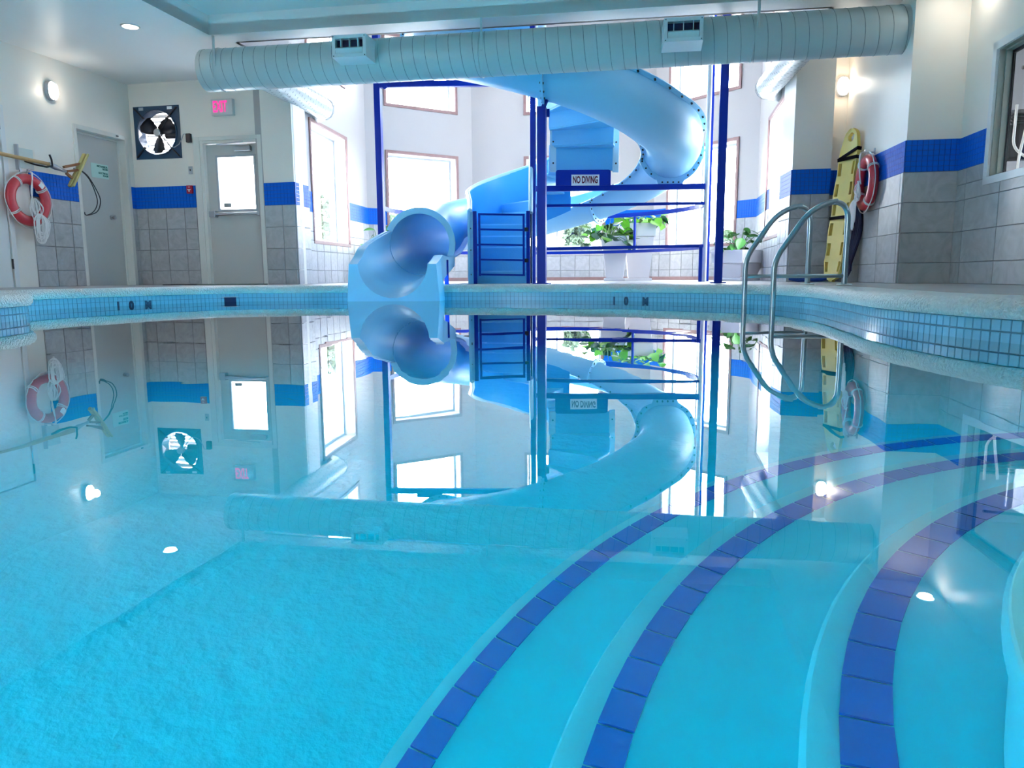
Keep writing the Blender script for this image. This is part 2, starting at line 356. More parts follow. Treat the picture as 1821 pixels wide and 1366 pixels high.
# pillars
def pillar(name, poly, z1, faces, tm=None, tw=.305):
    w = MB().prism(poly, D-.02, z1).build(name, paint, kind='structure'); w['label'] = name.replace('_', ' ')
    cx = sum(p[0] for p in poly)/len(poly); cy = sum(p[1] for p in poly)/len(poly)
    for (A, B, ts0, s0, s1) in faces:
        A = Vector((*A, 0)); B = Vector((*B, 0)); d = (B-A).normalized(); n = Vector((-d.y, d.x, 0))
        if n.dot(A-Vector((cx, cy, 0))) < 0: n = -n
        rz = math.atan2(-n.x, n.y)+math.pi; L = (B-A).length if s1 is None else s1
        cs = [s0]; k = math.ceil((s0-ts0)/tw+1e-6)
        while ts0+k*tw < L-.02: cs.append(ts0+k*tw); k += 1
        cs.append(L); zr = [D]+[BB-.305*k for k in (3, 2, 1)]+[BB]; g = MB(); gb = MB(); bm_ = MB()
        for a, b in zip(cs, cs[1:]):
            for p, q in zip(zr, zr[1:]):
                c = A+d*(a+b)/2+n*.003; inst('tile', tilemesh(b-a-.005, q-p-.005, tm or tileg), w, (c.x, c.y, (p+q)/2), rz)
        c = A+d*(s0+L)/2+n*.002; g.box((c.x, c.y, (D+BB)/2), (L-s0, .006, BB-D), math.atan2(d.y, d.x)); g.build('grout', grout, w)
        gb.box((c.x, c.y, (BT+BB)/2), (L-s0, .006, BT-BB), math.atan2(d.y, d.x)); gb.build('band_grout', bandg, w)
        nn = max(1, int(round((L-s0)/.0524))); st = (L-s0)/nn
        for i in range(nn):
            for r_ in range(6):
                c = A+d*(s0+st*(i+.5))+n*.006; zc = BB+.0524*(r_+.5); h = .024; u = d*(st/2-.0022); e = n*.006
                q4 = [Vector((v.x, v.y, zc+dz)) for v, dz in ((c-u, -h), (c+u, -h), (c+u, h), (c-u, h))]
                bm_.add(q4+[v+e for v in q4], [(4, 5, 6, 7), (0, 1, 5, 4), (1, 2, 6, 5), (2, 3, 7, 6), (3, 0, 4, 7)])
        bm_.build('blue_mosaic_band', bandm, w)['kind'] = 'stuff'
    return w
pillar('pillar_left', [(-3.535, 10.915), (-3.07, 10.80), (-3.01, 11.3), (-3.47, 11.39)], CEIL,
       [((-3.535, 10.915), (-3.07, 10.80), -.02, 0, None), ((-3.07, 10.80), (-3.01, 11.3), -.1, 0, None)])
pillar('pillar_right', [(3.64, 9.87), (4.10, 9.78), (4.2, 10.4), (3.72, 10.5)], CEIL,
       [((3.64, 9.87), (4.10, 9.78), .235, 0, None), ((3.64, 9.87), (3.72, 10.5), -.15, 0, None)])
wall('wall_lamp_niche', (4.05, 9.96), (4.42, 9.94), D-.02, CEIL, tiles=[(0, .32)], ref=(4, 9), tw=.6)
wall('wall_life_ring', *RGW, D-.02, CEIL, tiles=[(.02, L2(RGW)+.004)], tw=.6, ts0=1.57-.6*2, tm=tileL, ref=(.3, 8))
wall('wall_right_return', *PRF, D-.02, CEIL, tiles=[(-.004, L2(PRF))], tw=1.2, tm=tileL, ref=(3, 2))
RS0 = .59
wall('wall_right', *RW, D-.02, CEIL, ops=[(RS0+.06, RS0+2.6, 1.15, 2.29)], tiles=[(0, L2(RW))], tw=.68, ts0=.225, tm=tileL, ref=(0, 4), thick=.125)
wall('wall_rear', (-8.8, -3), (3.05, -3), D-.02, CEIL, ops=[(1.2, 3.4, .9, 2.4)], tiles=[(0, 11.8)], tw=.61, ref=(0, 4), tm=tileL)
UP = (3.58, 4.95)
wops = {'1': (F1, 1.14, 2.88), '2': (F2, .405, 2.045), '3': (F3, 1.10, 2.80), '4': (F4, .37, 2.14), '5': (F5, 1.285, 3.0)}
for k, nm, F, ts in (('1', 'wall_alcove_left', F1, .02), ('2', 'wall_alcove_back_left', F2, .1), ('3', 'wall_alcove_back', F3, .05), ('4', 'wall_alcove_back_right', F4, .2), ('5', 'wall_alcove_right', F5, .1)):
    _, s0, s1 = wops[k]
    wall(nm, *F, D-.02, ALC, ops=[(s0+.05, s1-.05, .81+.05, HB-.05), (s0+.05, s1-.05, UP[0]+.05, UP[1]-.05)], tiles=[(0, L2(F))], ts0=ts, m=alcp, ref=(.3, 11), thick=.34)
# windows of the alcove
wn = 0
def window(F, s0, s1, z0, z1, lab, mull=(), depth=.27, ref=(.3, 11), case=True, portal=True):
    global wn; wn += 1
    c, d, n = sp(*F, (s0+s1)/2, (z0+z1)/2, 0, ref); a = math.atan2(d.y, d.x)
    t = thing('window_%d' % wn, (c.x, c.y, z0), lab, 'window', kind='structure')
    P = lambda s, z, o: (lambda q: (q.x, q.y, z))(sp(*F, s, 0, o, ref)[0])
    if case:
        mb = MB(); w = .055
        for q0, q1 in (((s0, z0), (s1, z0)), ((s0, z1), (s1, z1)), ((s0, z0), (s0, z1)), ((s1, z0), (s1, z1))):
            hz = q0[1] == q1[1]; e = w/2; iz = (e if q0[1] == z0 else -e) if hz else 0; is_ = (e if q0[0] == s0 else -e) if not hz else 0
            ext = (0 if hz else -w)
            aa = P(q0[0]+is_, q0[1]+iz+(0 if hz else w), .012); bb = P(q1[0]+is_, q1[1]+iz-(0 if hz else w), .012)
            mb.bar(aa, bb, .03, w) if hz else mb.bar(aa, bb, w, .03)
        # each side bar must lie flat on the wall
        mb = MB()
        for (sa, sb, za, zb) in ((s0, s1, z0, z0+w), (s0, s1, z1-w, z1), (s0, s0+w, z0+w, z1-w), (s1-w, s1, z0+w, z1-w)):
            q = P((sa+sb)/2, (za+zb)/2, .012); mb.box(q, (sb-sa, .028, zb-za), a)
        mb.build('casing', wooden, t, bevel=.004)
    i0, i1, y0, y1 = s0+.055, s1-.055, z0+.055, z1-.055
    mb = MB()
    for (sa, sb, za, zb) in ((i0, i1, y0-.005, y0+.01), (i0, i1, y1-.01, y1+.005), (i0-.005, i0+.01, y0, y1), (i1-.01, i1+.005, y0, y1)):
        q = P((sa+sb)/2, (za+zb)/2, -depth/2); mb.box(q, (sb-sa, depth, zb-za), a)
    mb.build('reveal', whitem, t)
    fr = MB(); f = .05
    for (sa, sb, za, zb) in [(i0, i1, y0, y0+f), (i0, i1, y1-f, y1), (i0, i0+f, y0+f, y1-f), (i1-f, i1, y0+f, y1-f)]+[(m_-.02, m_+.02, y0+f, y1-f) for m_ in mull]:
        q = P((sa+sb)/2, (za+zb)/2, -depth+.03); fr.box(q, (sb-sa, .06, zb-za), a)
    fr.build('window_frame', greym, t)
    xs = [i0+f]+list(mull)+[i1-f]
    for xa, xb in zip(xs, xs[1:]):
        q = P((xa+xb)/2, (y0+y1)/2, -depth+.03); MB().box(q, (xb-xa, .006, y1-y0-2*f), a).build('pane', glass, t)
    if portal:
        q = P((s0+s1)/2, (z0+z1)/2, -depth-.02); ang = math.atan2(n.y, n.x)
        area('daylight_portal', q, i1-i0, 1, (math.pi/2, 0, ang+math.pi/2), shape='RECTANGLE', sy=y1-y0, portal=True)
    return t
nm = {'1': 'left side wall beside the left pillar', '2': 'back left wall behind the blue post and tube slide', '3': 'back wall behind the stair', '4': 'back right wall behind the thick blue post', '5': 'right side wall seen through the pool ladder'}
ml = {'1': (), '2': (), '3': (1.79,), '4': (1.10,), '5': ()}
for k in '12345':
    F, s0, s1 = wops[k]
    window(F, s0, s1, .81, HB, 'tall lower window with brown casing in the '+nm[k], ml[k])
    window(F, s0, s1, UP[0], UP[1], 'upper window with brown casing, '+nm[k].split(' wall')[0]+' of the alcove', ())
RR = ((-8.8, -3), (3.05, -3))
for s0 in (1.15,): window(RR, s0, s0+2.3, .85, 2.45, 'added window in the unseen rear wall, letting in fill daylight', (s0+1.15,), depth=.18, ref=(0, 4), case=False)  # unseen window, added so fill daylight comes in from behind the camera

# ------------------------------------------------------------------ ceiling with tray and alcove opening
def flat(name, polys, z, m, down=True, thick=.1, extra=None):
    vs = [Vector((p[0], p[1], 0)) for q in polys for p in q]; tr = tessellate_polygon([[Vector((p[0], p[1], 0)) for p in q] for q in polys]); mb = MB()
    n = len(vs); mb.add([(v.x, v.y, z) for v in vs]+[(v.x, v.y, z+thick) for v in vs], [tuple(t) for t in tr]+[tuple(i+n for i in t) for t in tr])
    k = 0
    for q in polys:
        L = len(q)
        mb.add([], [])
        for i in range(L): mb.f.append((k+i, k+(i+1) % L, n+k+(i+1) % L, n+k+i)); mb.m.append(0)
        k += L
    return mb.build(name, m, kind='structure')
outer = [(-8.85, -3.1), (3.2, -3.1), (4.75, 7.75), (4.6, 10.2), (3.72, 10.4), (3.42, 8.36), (-3.28, 9.42), (-3.08, 10.80), (-3.12, 11.4), (-3.4, 11.5), (-5.8, 11.6)]
tray = [(-3.51, 9.14), (-5.6, -.6), (1.0, -2.0), (2.95, 8.08)]
alco = [(-3.28, 9.42), (3.42, 8.36), (3.72, 10.4), (3.62, 10.9), (-3.12, 11.4), (-3.08, 10.80)]
c_ = flat('ceiling', [outer, tray], CEIL, ceilp, thick=.12); c_['label'] = 'main ceiling with a recessed tray over the pool'
mb = MB(); n = 4
for i in range(4):
    a, b = tray[i], tray[(i+1) % 4]; mb.add([(a[0], a[1], CEIL+.005), (b[0], b[1], CEIL+.005), (b[0], b[1], 3.31), (a[0], a[1], 3.31)], [(0, 1, 2, 3)])
mb.add([(p[0], p[1], 3.30) for p in tray]+[(p[0], p[1], 3.42) for p in tray], [(0, 1, 2, 3), (4, 5, 6, 7)])
mb.build('ceiling_tray', ceilp, kind='structure', label='raised tray of the ceiling above the pool')
mb = MB()
for i in range(len(alco)):
    a, b = alco[i], alco[(i+1) % len(alco)]
    if i in (0, 1, 4, 5): mb.add([(a[0], a[1], CEIL), (b[0], b[1], CEIL), (b[0], b[1], ALC), (a[0], a[1], ALC)], [(0, 1, 2, 3)])
mb.build('wall_alcove_upper', alcp, kind='structure', label='upper wall above the ceiling edge in front of the slide', solid=.05)
ap = [(-3.5, 9.2), (3.6, 8.2), (4.6, 10), (4.6, 13.6), (3.1, 15.9), (-.8, 16.4), (-3.1, 15.0), (-3.6, 11)]
flat('ceiling_alcove', [ap], ALC, alcp, thick=.1)['label'] = 'high ceiling of the slide alcove'

# ------------------------------------------------------------------ pool
OUT = [(-3.20, 3.0), (-3.24, 4.2), (-3.31, 4.85), (-3.40, 5.22), (-3.62, 5.48), (-4.02, 5.62), (-4.22, 5.95), (-4.27, 6.4), (-4.19, 7.05), (-3.90, 7.74), (-3.58, 8.33), (-3.17, 8.74), (-2.33, 8.84), (-1.5, 8.86),
       (-.73, 8.82), (-.06, 8.72), (.58, 8.52), (1.16, 8.22), (1.60, 7.80), (1.96, 7.44), (2.21, 7.12), (2.37, 6.75), (2.41, 6.35), (2.37, 5.75), (2.17, 4.80), (2.03, 4.2),
       (1.97, 3.8), (1.955, 3.5), (1.965, 3.17), (2.01, 2.9), (2.12, 2.45), (2.22, 1.8), (2.2, .9), (2.0, 0.0), (1.5, -.7), (.6, -1.1), (-.8, -1.2), (-2.1, -.9), (-2.9, .1), (-3.15, 1.5)]
PO = catmull(OUT, True, .05); NP = len(PO)
PO = [Vector((p[0], p[1], 0)) for p in PO]
NR = []
for i in range(NP):
    t = (PO[(i+1) % NP]-PO[i-1]).normalized(); NR.append(Vector((t.y, -t.x, 0)))
cen = Vector((-.5, 3.5, 0))
if sum(1 for p, q in zip(PO, NR) if q.dot(p-cen) > 0) < NP/2: NR = [-q for q in NR]     # NR points outward
FLOORZ = -1.0
def ringm(offs): return [[tuple(PO[i]+NR[i]*o+Vector((0, 0, z))) for i in range(NP)] for o, z in offs]
pw = MB(); pw.grid(ringm([(.004, CB+.04), (.004, -.10), (0, -.11), (0, -.5), (-.04, -.66), (-.14, -.80), (-.28, -.91), (-.46, -.975), (-.70, FLOORZ+.002)]), True)
pool = pw.build('pool_wall', [plas], kind='structure', label='plastered wall of the pool under the coping', smooth=True)
flp = [(p.x, p.y) for p in PO[::2]]
pf = flat('pool_floor', [flp], FLOORZ-.1, plas, thick=.1); pf['label'] = 'light blue plastered pool floor'
# tile rows on the rim
gm = MB().grid(ringm([(.0, CB+.01), (.0, -.062)]), True); gm.build('tile_grout', pgrout, pool)
rest = MB(); wt = {}
for i in range(NP):
    a, b = PO[i], PO[(i+1) % NP]; mid = (a+b)/2; nn = (NR[i]+NR[(i+1) % NP]).normalized(); w = (b-a).length-.004; d = (b-a).normalized()
    near = (mid.x > 1.5 and 2.6 < mid.y < 6.2) or (mid.x < -3 and 4.2 < mid.y < 6.0)
    for r_ in range(3):
        zc = CB-.025-.0515*r_; h = .0475; px, pz = w/2, h/2
        if near and r_ < 2:
            k = (round(w, 3), 'pt')
            if k not in TC:
                m_ = MB().add([(-px, 0, -pz), (px, 0, -pz), (px, 0, pz), (-px, 0, pz), (-px+.002, -.004, -pz+.002), (px-.002, -.004, -pz+.002), (px-.002, -.004, pz-.002), (-px+.002, -.004, pz-.002)], [(4, 5, 6, 7), (0, 1, 5, 4), (1, 2, 6, 5), (2, 3, 7, 6), (3, 0, 4, 7)])
                me = bpy.data.meshes.new('rim_tile'); me.from_pydata(m_.v, [], m_.f); me.materials.append(poolt); TC[k] = me
            inst('rim_tile', TC[k], pool, mid+Vector((0, 0, zc))-nn*.001, math.atan2(nn.y, nn.x)-math.pi/2)
        else:
            c = mid-nn*.001; q4 = [c-d*px, c+d*px, c+d*px, c-d*px]; zz = (-pz, -pz, pz, pz); q4 = [Vector((v.x, v.y, zc+z_)) for v, z_ in zip(q4, zz)]
            rest.add(q4+[v-nn*.004 for v in q4], [(4, 5, 6, 7), (0, 1, 5, 4), (1, 2, 6, 5), (2, 3, 7, 6), (3, 0, 4, 7)])
o = rest.build('rim_tiles', poolt, pool); o['kind'] = 'stuff'
# coping
prof = [(.002, CB), (-.022, CB+.002), (-.036, CB+.022), (-.038, CB+.05), (-.026, CB+.072), (0, D+.002), (.10, D+.004), (.30, D+.004), (.32, D-.01)]
rr_ = ringm(prof); gi = [i for i in range(NP) if PO[i].y > 8 and -1.86 < PO[i].x < -.84]; g0 = max(gi) if PO[max(gi)].x > PO[min(gi)].x else max(gi)
order = [(max(gi)+k) % NP for k in range(NP-len(gi)+2)]
cp = MB().grid([[r_[i] for i in order] for r_ in rr_]).build('pool_coping', copm, kind='structure', smooth=True, label='pebbled white coping running around the pool edge')
dk = MB()
hole = [tuple((PO[i]+NR[i]*.30)[:2]) for i in range(0, NP, 3)]
dout = [(-9.2, -3.2), (3.3, -3.2), (4.9, 7.8), (4.7, 13.6), (3.2, 16.1), (-.8, 16.6), (-3.2, 15.2), (-3.5, 11.6), (-6.0, 11.7)]
dkf = flat('floor', [dout, hole], D-.12, deckm, thick=.12); dkf['label'] = 'grey textured pool deck floor'
# steps
def step(c, r, z, rs, strip=True, lab='', z0=FLOORZ, a0=40, a1=290, mnose=nosem):
    N = 120; t = MB(); body = []
    P = lambda rr, zz: [(c[0]+rr*math.cos(2*math.pi*k/N), c[1]+rr*math.sin(2*math.pi*k/N), zz) for k in range(N)]
    t.grid([P(r-.075, z), P(.02, z)], True)
    o = t.build('pool_step', plas2, kind='structure', label=lab, smooth=True)
    q = MB(); q.grid([P(r-.075, z), P(r-.02, z-.002), P(r-.006, z-.008), P(r, z-.022), P(r, z-.05), P(r-.008, z-.08), P(r-.01, z0)], True)
    q.build('nosing', mnose, o, smooth=True)
    if strip:
        dth = .062/rs
        a = R(a0)
        while a < R(a1):
            am = a+dth/2; r0, r1 = rs-.025, rs+.025; g = .0025
            vs = []
            for rr, aa in ((r0+g, a+g/rs), (r1-g, a+g/rs), (r1-g, a+dth-g/rs), (r0+g, a+dth-g/rs)): vs.append(Vector((c[0]+rr*math.cos(aa), c[1]+rr*math.sin(aa), 0)))
            vs = [Vector((v.x, v.y, z+.001)) for v in vs]+[Vector((v.x, v.y, z+.005)) for v in vs]
            MB().add(vs, [(4, 5, 6, 7), (0, 1, 5, 4), (1, 2, 6, 5), (2, 3, 7, 6), (3, 0, 4, 7)]).build('stripe_tile', stripe, o)
            a += dth
    return o
step((1.33, .325), 1.66, -.75, 1.604, lab='lowest curved pool step with a blue tile stripe', a0=45, a1=215)
step((1.24, .345), 1.28, -.50, 1.216, lab='second curved pool step with a blue tile stripe', a0=40, a1=215)
step((1.265, .20), 1.09, -.25, 1.035, lab='third curved pool step with a blue tile stripe', a0=60, a1=225)
step((1.14, .11), .872, .012, .5, strip=False, lab='topmost curved pool step just at the water level', z0=-.26)
# water
wv = MB(); wp = [tuple(PO[i]+NR[i]*.0) for i in range(NP)]
tr = tessellate_polygon([[Vector(p) for p in wp]])
wv.add([(p[0], p[1], 0) for p in wp]+[(p[0], p[1], FLOORZ-.06) for p in wp], [tuple(t) for t in tr]+[tuple(i+NP for i in t) for t in tr]+[(i, (i+1) % NP, NP+(i+1) % NP, NP+i) for i in range(NP)])
wv.build('water', waterm, kind='structure', label='calm clear pool water')
# depth marks and skimmer on the rim
def rimpt(ratio, ylo=4):
    best = min((abs(PO[i].x/PO[i].y-ratio), i) for i in range(NP) if PO[i].y > ylo); i = best[1]; return i
def mark(ch, px, lab=None):
    i = rimpt((px-910.5)/1317.26, 7); nn = NR[i]; x = Vector((-nn.y, nn.x, 0)); x = -x if x.x < 0 else x
    return (ch, PO[i]-nn*.007, x)
for chars, lab in ((((('1', 214), ('0', 235), ('M', 264))), 'dark blue depth marking tiles on the rim left of the skimmer'), (((('1', 1094), ('0', 1114), ('M', 1146))), 'dark blue depth marking tiles on the rim below the planters')):
    q = [mark(*c) for c in chars]; t = thing('depth_marking', tuple(q[1][1]), lab, 'depth mark')
    for ch, p, x in q: text(ch, .10, .002, 'numeral' if ch != 'M' else 'letter', darkb, t, (p.x, p.y, .002), x, (0, 0, 1), 1.0, bold=.006)
i = rimpt((410-910.5)/1317.26, 7); nn = NR[i]; c = PO[i]; a = math.atan2(nn.y, nn.x)-math.pi/2
t = thing('pool_skimmer', (c.x, c.y, -.04), 'rectangular skimmer mouth, its shaded opening painted as a dark panel, in the rim tiles below the exit door', 'skimmer')
mb = MB(); mb.box(tuple(c-nn*.009+Vector((0, 0, .04-.075))), (.30, .004, .01), a); mb.box(tuple(c-nn*.009+Vector((0, 0, .056))), (.30, .006, .008), a)
for s_ in (-1, 1): mb.box(tuple(c-nn*.009+Vector((s_*.146*math.cos(a), s_*.146*math.sin(a), .01))), (.008, .006, .1), a)
mb.build('faceplate', greym, t); MB().box(tuple(c-nn*.008+Vector((0, 0, .006))), (.285, .003, .092), a).build('mouth', ventd, t)  # flat dark panel, the shade inside the skimmer opening is put into its colour
# ================================================================== objects
def rot_box(mb, F, s, z, off, size, ref=(.3, 5), mi=0):
    q, d, n = sp(*F, s, z, off, ref); mb.box(q, size, math.atan2(d.y, d.x), mi); return mb
V = Vector
def sbox(mb, F, s0, s1, z0, z1, o0, o1, ref=(.3, 5), mi=0): return rot_box(mb, F, (s0+s1)/2, (z0+z1)/2, (o0+o1)/2, (s1-s0, abs(o1-o0), z1-z0), ref, mi)
# ---- exit door
p, d, n = sp(*BLW, 1.545, D, 0, (.3, 5)); UPV = V((0, 0, 1))
t = thing('door_1', p, 'grey exit door with a bright glass pane and push bar', 'door', kind='structure')
mb = MB(); sbox(mb, BLW, 1.01, 1.11, D, 2.29, -.02, .025); sbox(mb, BLW, 1.10, 1.16, D, 2.24, -.10, .012); sbox(mb, BLW, 2.02, 2.085, D, 2.29, -.10, .025)
sbox(mb, BLW, 1.11, 2.02, 2.235, 2.29, -.02, .025); sbox(mb, BLW, 1.16, 2.02, 2.195, 2.235, -.10, .012); mb.build('door_frame', framew, t, bevel=.004)
mb = MB(); o0, o1 = -.10, -.055
sbox(mb, BLW, 1.165, 1.33, D-.01, 2.19, o0, o1); sbox(mb, BLW, 1.93, 2.015, D-.01, 2.19, o0, o1); sbox(mb, BLW, 1.33, 1.93, D-.01, 1.255, o0, o1); sbox(mb, BLW, 1.33, 1.93, 2.02, 2.19, o0, o1)
mb.build('door_leaf', doorm, t)
mb = MB()
for a in ((1.315, 1.345, 1.24, 2.035), (1.915, 1.945, 1.24, 2.035), (1.345, 1.915, 1.24, 1.27), (1.345, 1.915, 2.005, 2.035)): sbox(mb, BLW, *a, -.06, -.04)
mb.build('glazing_bead', greym, t); sbox(MB(), BLW, 1.34, 1.92, 1.265, 2.01, -.082, -.076).build('pane', glass, t)
sbox(MB(), BLW, 1.39, 1.51, 1.30, 1.36, -.074, -.070).build('sticker', mat('sticker_grey', (.25, .28, .30), .6), t)
mb = MB(); sbox(mb, BLW, 1.20, 1.30, 1.155, 1.245, -.055, .03); sbox(mb, BLW, 1.24, 1.99, 1.18, 1.22, -.03, .02); sbox(mb, BLW, 1.96, 2.0, 1.165, 1.235, -.055, .02); mb.build('push_bar', metalm, t, bevel=.006)
mb = MB(); sbox(mb, BLW, 1.64, 1.90, 2.08, 2.145, -.055, .01); sbox(mb, BLW, 1.66, 1.88, 2.145, 2.165, -.055, -.01); mb.build('closer_body', metalm, t, bevel=.006)
a_ = sp(*BLW, 1.84, 2.17, -.02, (.3, 5))[0]; b_ = sp(*BLW, 1.42, 2.165, .07, (.3, 5))[0]; c_ = sp(*BLW, 1.80, 2.21, .02, (.3, 5))[0]
MB().bar(a_, b_, .02, .012).bar(b_, c_, .02, .012).build('closer_arm', metalm, t)
# ---- service door in the left wall
p = sp(*LW, .61, D, 0, (.3, 5))[0]
t = thing('door_2', p, 'plain grey service door with a mint sign in the left wall', 'door', kind='structure')
mb = MB(); sbox(mb, LW, .11, .17, D, 2.325, -.16, .02); sbox(mb, LW, 1.06, 1.115, D, 2.325, -.16, .02); sbox(mb, LW, .17, 1.06, 2.265, 2.325, -.16, .02)
sbox(mb, LW, .17, .20, D, 2.265, -.16, -.09); sbox(mb, LW, 1.03, 1.06, D, 2.265, -.16, -.09); sbox(mb, LW, .2, 1.03, 2.235, 2.265, -.16, -.09); mb.build('door_frame', framew, t, bevel=.004)
sbox(MB(), LW, .20, 1.03, D-.01, 2.235, -.15, -.11).build('door_leaf', doorm, t)
sbox(MB(), LW, .30, .34, 2.285, 2.305, .018, .03).build('door_contact', blackm, t)
k_, d_, n_ = sp(*LW, .40, 1.15, -.11, (.3, 5))
MB().disc(k_, n_, .034, .008).tube([k_+n_*.008, k_+n_*.035, k_+n_*.045, k_+n_*.06, k_+n_*.075], [.012, .012, .028, .03, .018], 12).build('knob', metalm, t, smooth=True)
sg = sbox(MB(), LW, .40, .72, 1.685, 1.88, -.11, -.104).build('door_sign', signg, t)
_, dd, nn = sp(*LW, 0, 0, 0, (.3, 5))
for k, (tx, z_) in enumerate((('MECHANICAL', 1.846), ('ROOM', 1.813), ('ELECTRICAL', 1.755), ('ROOM', 1.722))):
    q = sp(*LW, .412, z_, -.102, (.3, 5))[0]; text(tx, .034, .001, 'lettering', signt, sg, q, -dd, (0, 0, 1), .95, 'RIGHT', bold=.0012)
# ---- left edge door 
p = sp(*LW, 2.7, D, 0, (.3, 5))[0]
t = thing('door_3', p, 'pale flush door at the left edge behind the red ring', 'door', kind='structure')
sbox(MB(), LW, 2.245, 3.18, D-.01, 2.26, -.05, -.004).build('door_leaf', whitem, t)
mb = MB(); sbox(mb, LW, 2.17, 2.235, D, 2.33, -.05, .014); sbox(mb, LW, 3.19, 3.26, D, 2.33, -.05, .014); sbox(mb, LW, 2.235, 3.19, 2.27, 2.33, -.05, .014); mb.build('door_frame', whitem, t, bevel=.003)
sbox(MB(), LW, 2.14, 3.3, D-.01, 2.34, -.225, -.215).build('light_stop_panel', blackm, t)  # unseen black panel added behind the door to stop daylight leaking past the leaf
for z_ in (.46, 1.27, 2.10):
    q = sp(*LW, 2.24, z_-.06, .006, (.3, 5))[0]; MB().tube([q, q+V((0, 0, .12))], .011, 8).build('hinge', metalm if 0 else blackm, t)
# ---- exhaust fan
p = sp(*BLW, .44, 2.01, 0, (.3, 5))[0]; _, dd, nn = sp(*BLW, 0, 0, 0, (.3, 5))
t = thing('exhaust_fan', p, 'square dark blue exhaust fan with black blades above the tiles', 'fan')
cs, cz, rr = .44, 2.383, .305
PT = lambda s, z, o=0: sp(*BLW, s, z, o, (.3, 5))[0]
mb = MB(); N = 32; rows = [[], [], []]
for k in range(N):
    a = 2*math.pi*k/N; ca, sa = math.cos(a), math.sin(a); m_ = .372/max(abs(ca), abs(sa))
    rows[0].append(PT(cs+ca*m_, cz+sa*m_, .012)); rows[1].append(PT(cs+ca*rr*1.04, cz+sa*rr*1.04, .012)); rows[2].append(PT(cs+ca*rr, cz+sa*rr, -.14))
mb.grid([[q-nn*.011 for q in rows[0]]]+rows, True); mb.build('fan_plate', darkb, t)
MB().tube([PT(cs+math.cos(2*math.pi*k/N)*.322, cz+math.sin(2*math.pi*k/N)*.322, .02) for k in range(N)], .012, 8, True).build('guard_ring', darkb, t, smooth=True)
for k in range(3):
    a = R(150+k*118); u = dd*math.cos(a)+UPV*math.sin(a); v = UPV*math.cos(a)-dd*math.sin(a); c0 = PT(cs, cz, -.02)
    prof_ = [(.04, -.035, .05), (.14, -.085, .1), (.24, -.12, .115), (.285, -.09, .06)]
    r1 = [c0+u*r_+v*a0+nn*(-.03) for r_, a0, a1 in prof_]; r2 = [c0+u*r_+v*a1+nn*.035 for r_, a0, a1 in prof_]
    MB().grid([r1, [(p_+q_)/2+nn*.008 for p_, q_ in zip(r1, r2)], r2]).build('blade', blackm, t, solid=.004, smooth=True)
MB().disc(PT(cs, cz, -.05), nn, .055, .08, 16).build('hub', metalm, t, bevel=.01)
mb = MB(); sbox(mb, BLW, .50, .70, 2.31, 2.47, -.13, -.06); mb.build('motor', blackm, t, bevel=.02)
for sx_, sz_ in ((-1, -1), (1, -1), (1, 1), (-1, 1)):
    MB().bar(PT(cs+sx_*.345, cz+sz_*.345, .022), PT(cs+sx_*.20, cz+sz_*.20, .022), .035, .014).build('strut', blackm, t)
MB().tube([PT(cs+.2, cz+.2, .02), PT(cs+.05, cz+.03, .0)], .006, 6).tube([PT(cs+.05, cz-.03, 0), PT(cs+.2, cz-.2, .02)], .006, 6).build('guard_wire', blackm, t)
for k in range(9): 
    z_ = 2.12+k*.066; a0 = PT(.14, z_, -.17); b0 = PT(.74, z_, -.17); e = nn*.016+V((0, 0, -.0295))
    MB().add([a0-e, b0-e, b0+e, a0+e, a0-e+nn*.004, b0-e+nn*.004, b0+e+nn*.004, a0+e+nn*.004], [(0, 1, 2, 3), (4, 5, 6, 7), (0, 1, 5, 4), (2, 3, 7, 6)]).build('louvre_slat', whitem, t)
for s_, w_ in ((.20, .075), (.665, .08)): sbox(MB(), BLW, s_-w_/2, s_+w_/2, 2.70, 2.742, .012, .0145).build('rating_label', greym if s_ < .5 else signw, t)
# ---- control box, cable
p = PT(.95, 2.22)
t = thing('fan_control_box', p, 'small black box wired to the exhaust fan', 'box')
sbox(MB(), BLW, .915, .99, 2.22, 2.345, 0, .05).build('housing', blackm, t, bevel=.008)
MB().tube([PT(.93, 2.34, .03), PT(.88, 2.34, .04), PT(.85, 2.27, .04), PT(.80, 2.20, .04), PT(.72, 2.16, .035), PT(.68, 2.17, .03)], .006, 6).build('cable', greym, t, smooth=True)
t = thing('exit_sign', PT(1.525, 2.565), 'exit sign with glowing pink letters above the exit door', 'sign')
sbox(MB(), BLW, 1.365, 1.70, 2.565, 2.79, 0, .07).build('housing', exitw, t, bevel=.006)
sbox(MB(), BLW, 1.385, 1.63, 2.585, 2.77, .07, .073).build('face', exitf, t)
text('EXIT', .215, .002, 'lettering', pinkm, t, PT(1.507, 2.676, .075), dd, (0, 0, 1), .50, bold=.003)
t = thing('light_switch', PT(.925, 1.80), 'small grey switch plate above the red alarm', 'switch')
sbox(MB(), BLW, .90, .965, 1.78, 1.89, 0, .006).build('plate', greym, t, bevel=.002); sbox(MB(), BLW, .926, .939, 1.822, 1.848, .006, .014).build('toggle', blackm, t)
t = thing('fire_alarm_pull', PT(.92, 1.51), 'red fire alarm pull station beside the exit door', 'alarm')
sbox(MB(), BLW, .875, .965, 1.50, 1.615, .012, .05).build('body', red2, t, bevel=.005)
sbox(MB(), BLW, .895, .945, 1.548, 1.560, .05, .058).build('pull_handle', signw, t); sbox(MB(), BLW, .912, .928, 1.525, 1.55, .05, .056).build('pull_stem', signw, t)
text('FIRE', .02, .001, 'lettering', signw, t, PT(.92, 1.59, .0515), dd, (0, 0, 1))
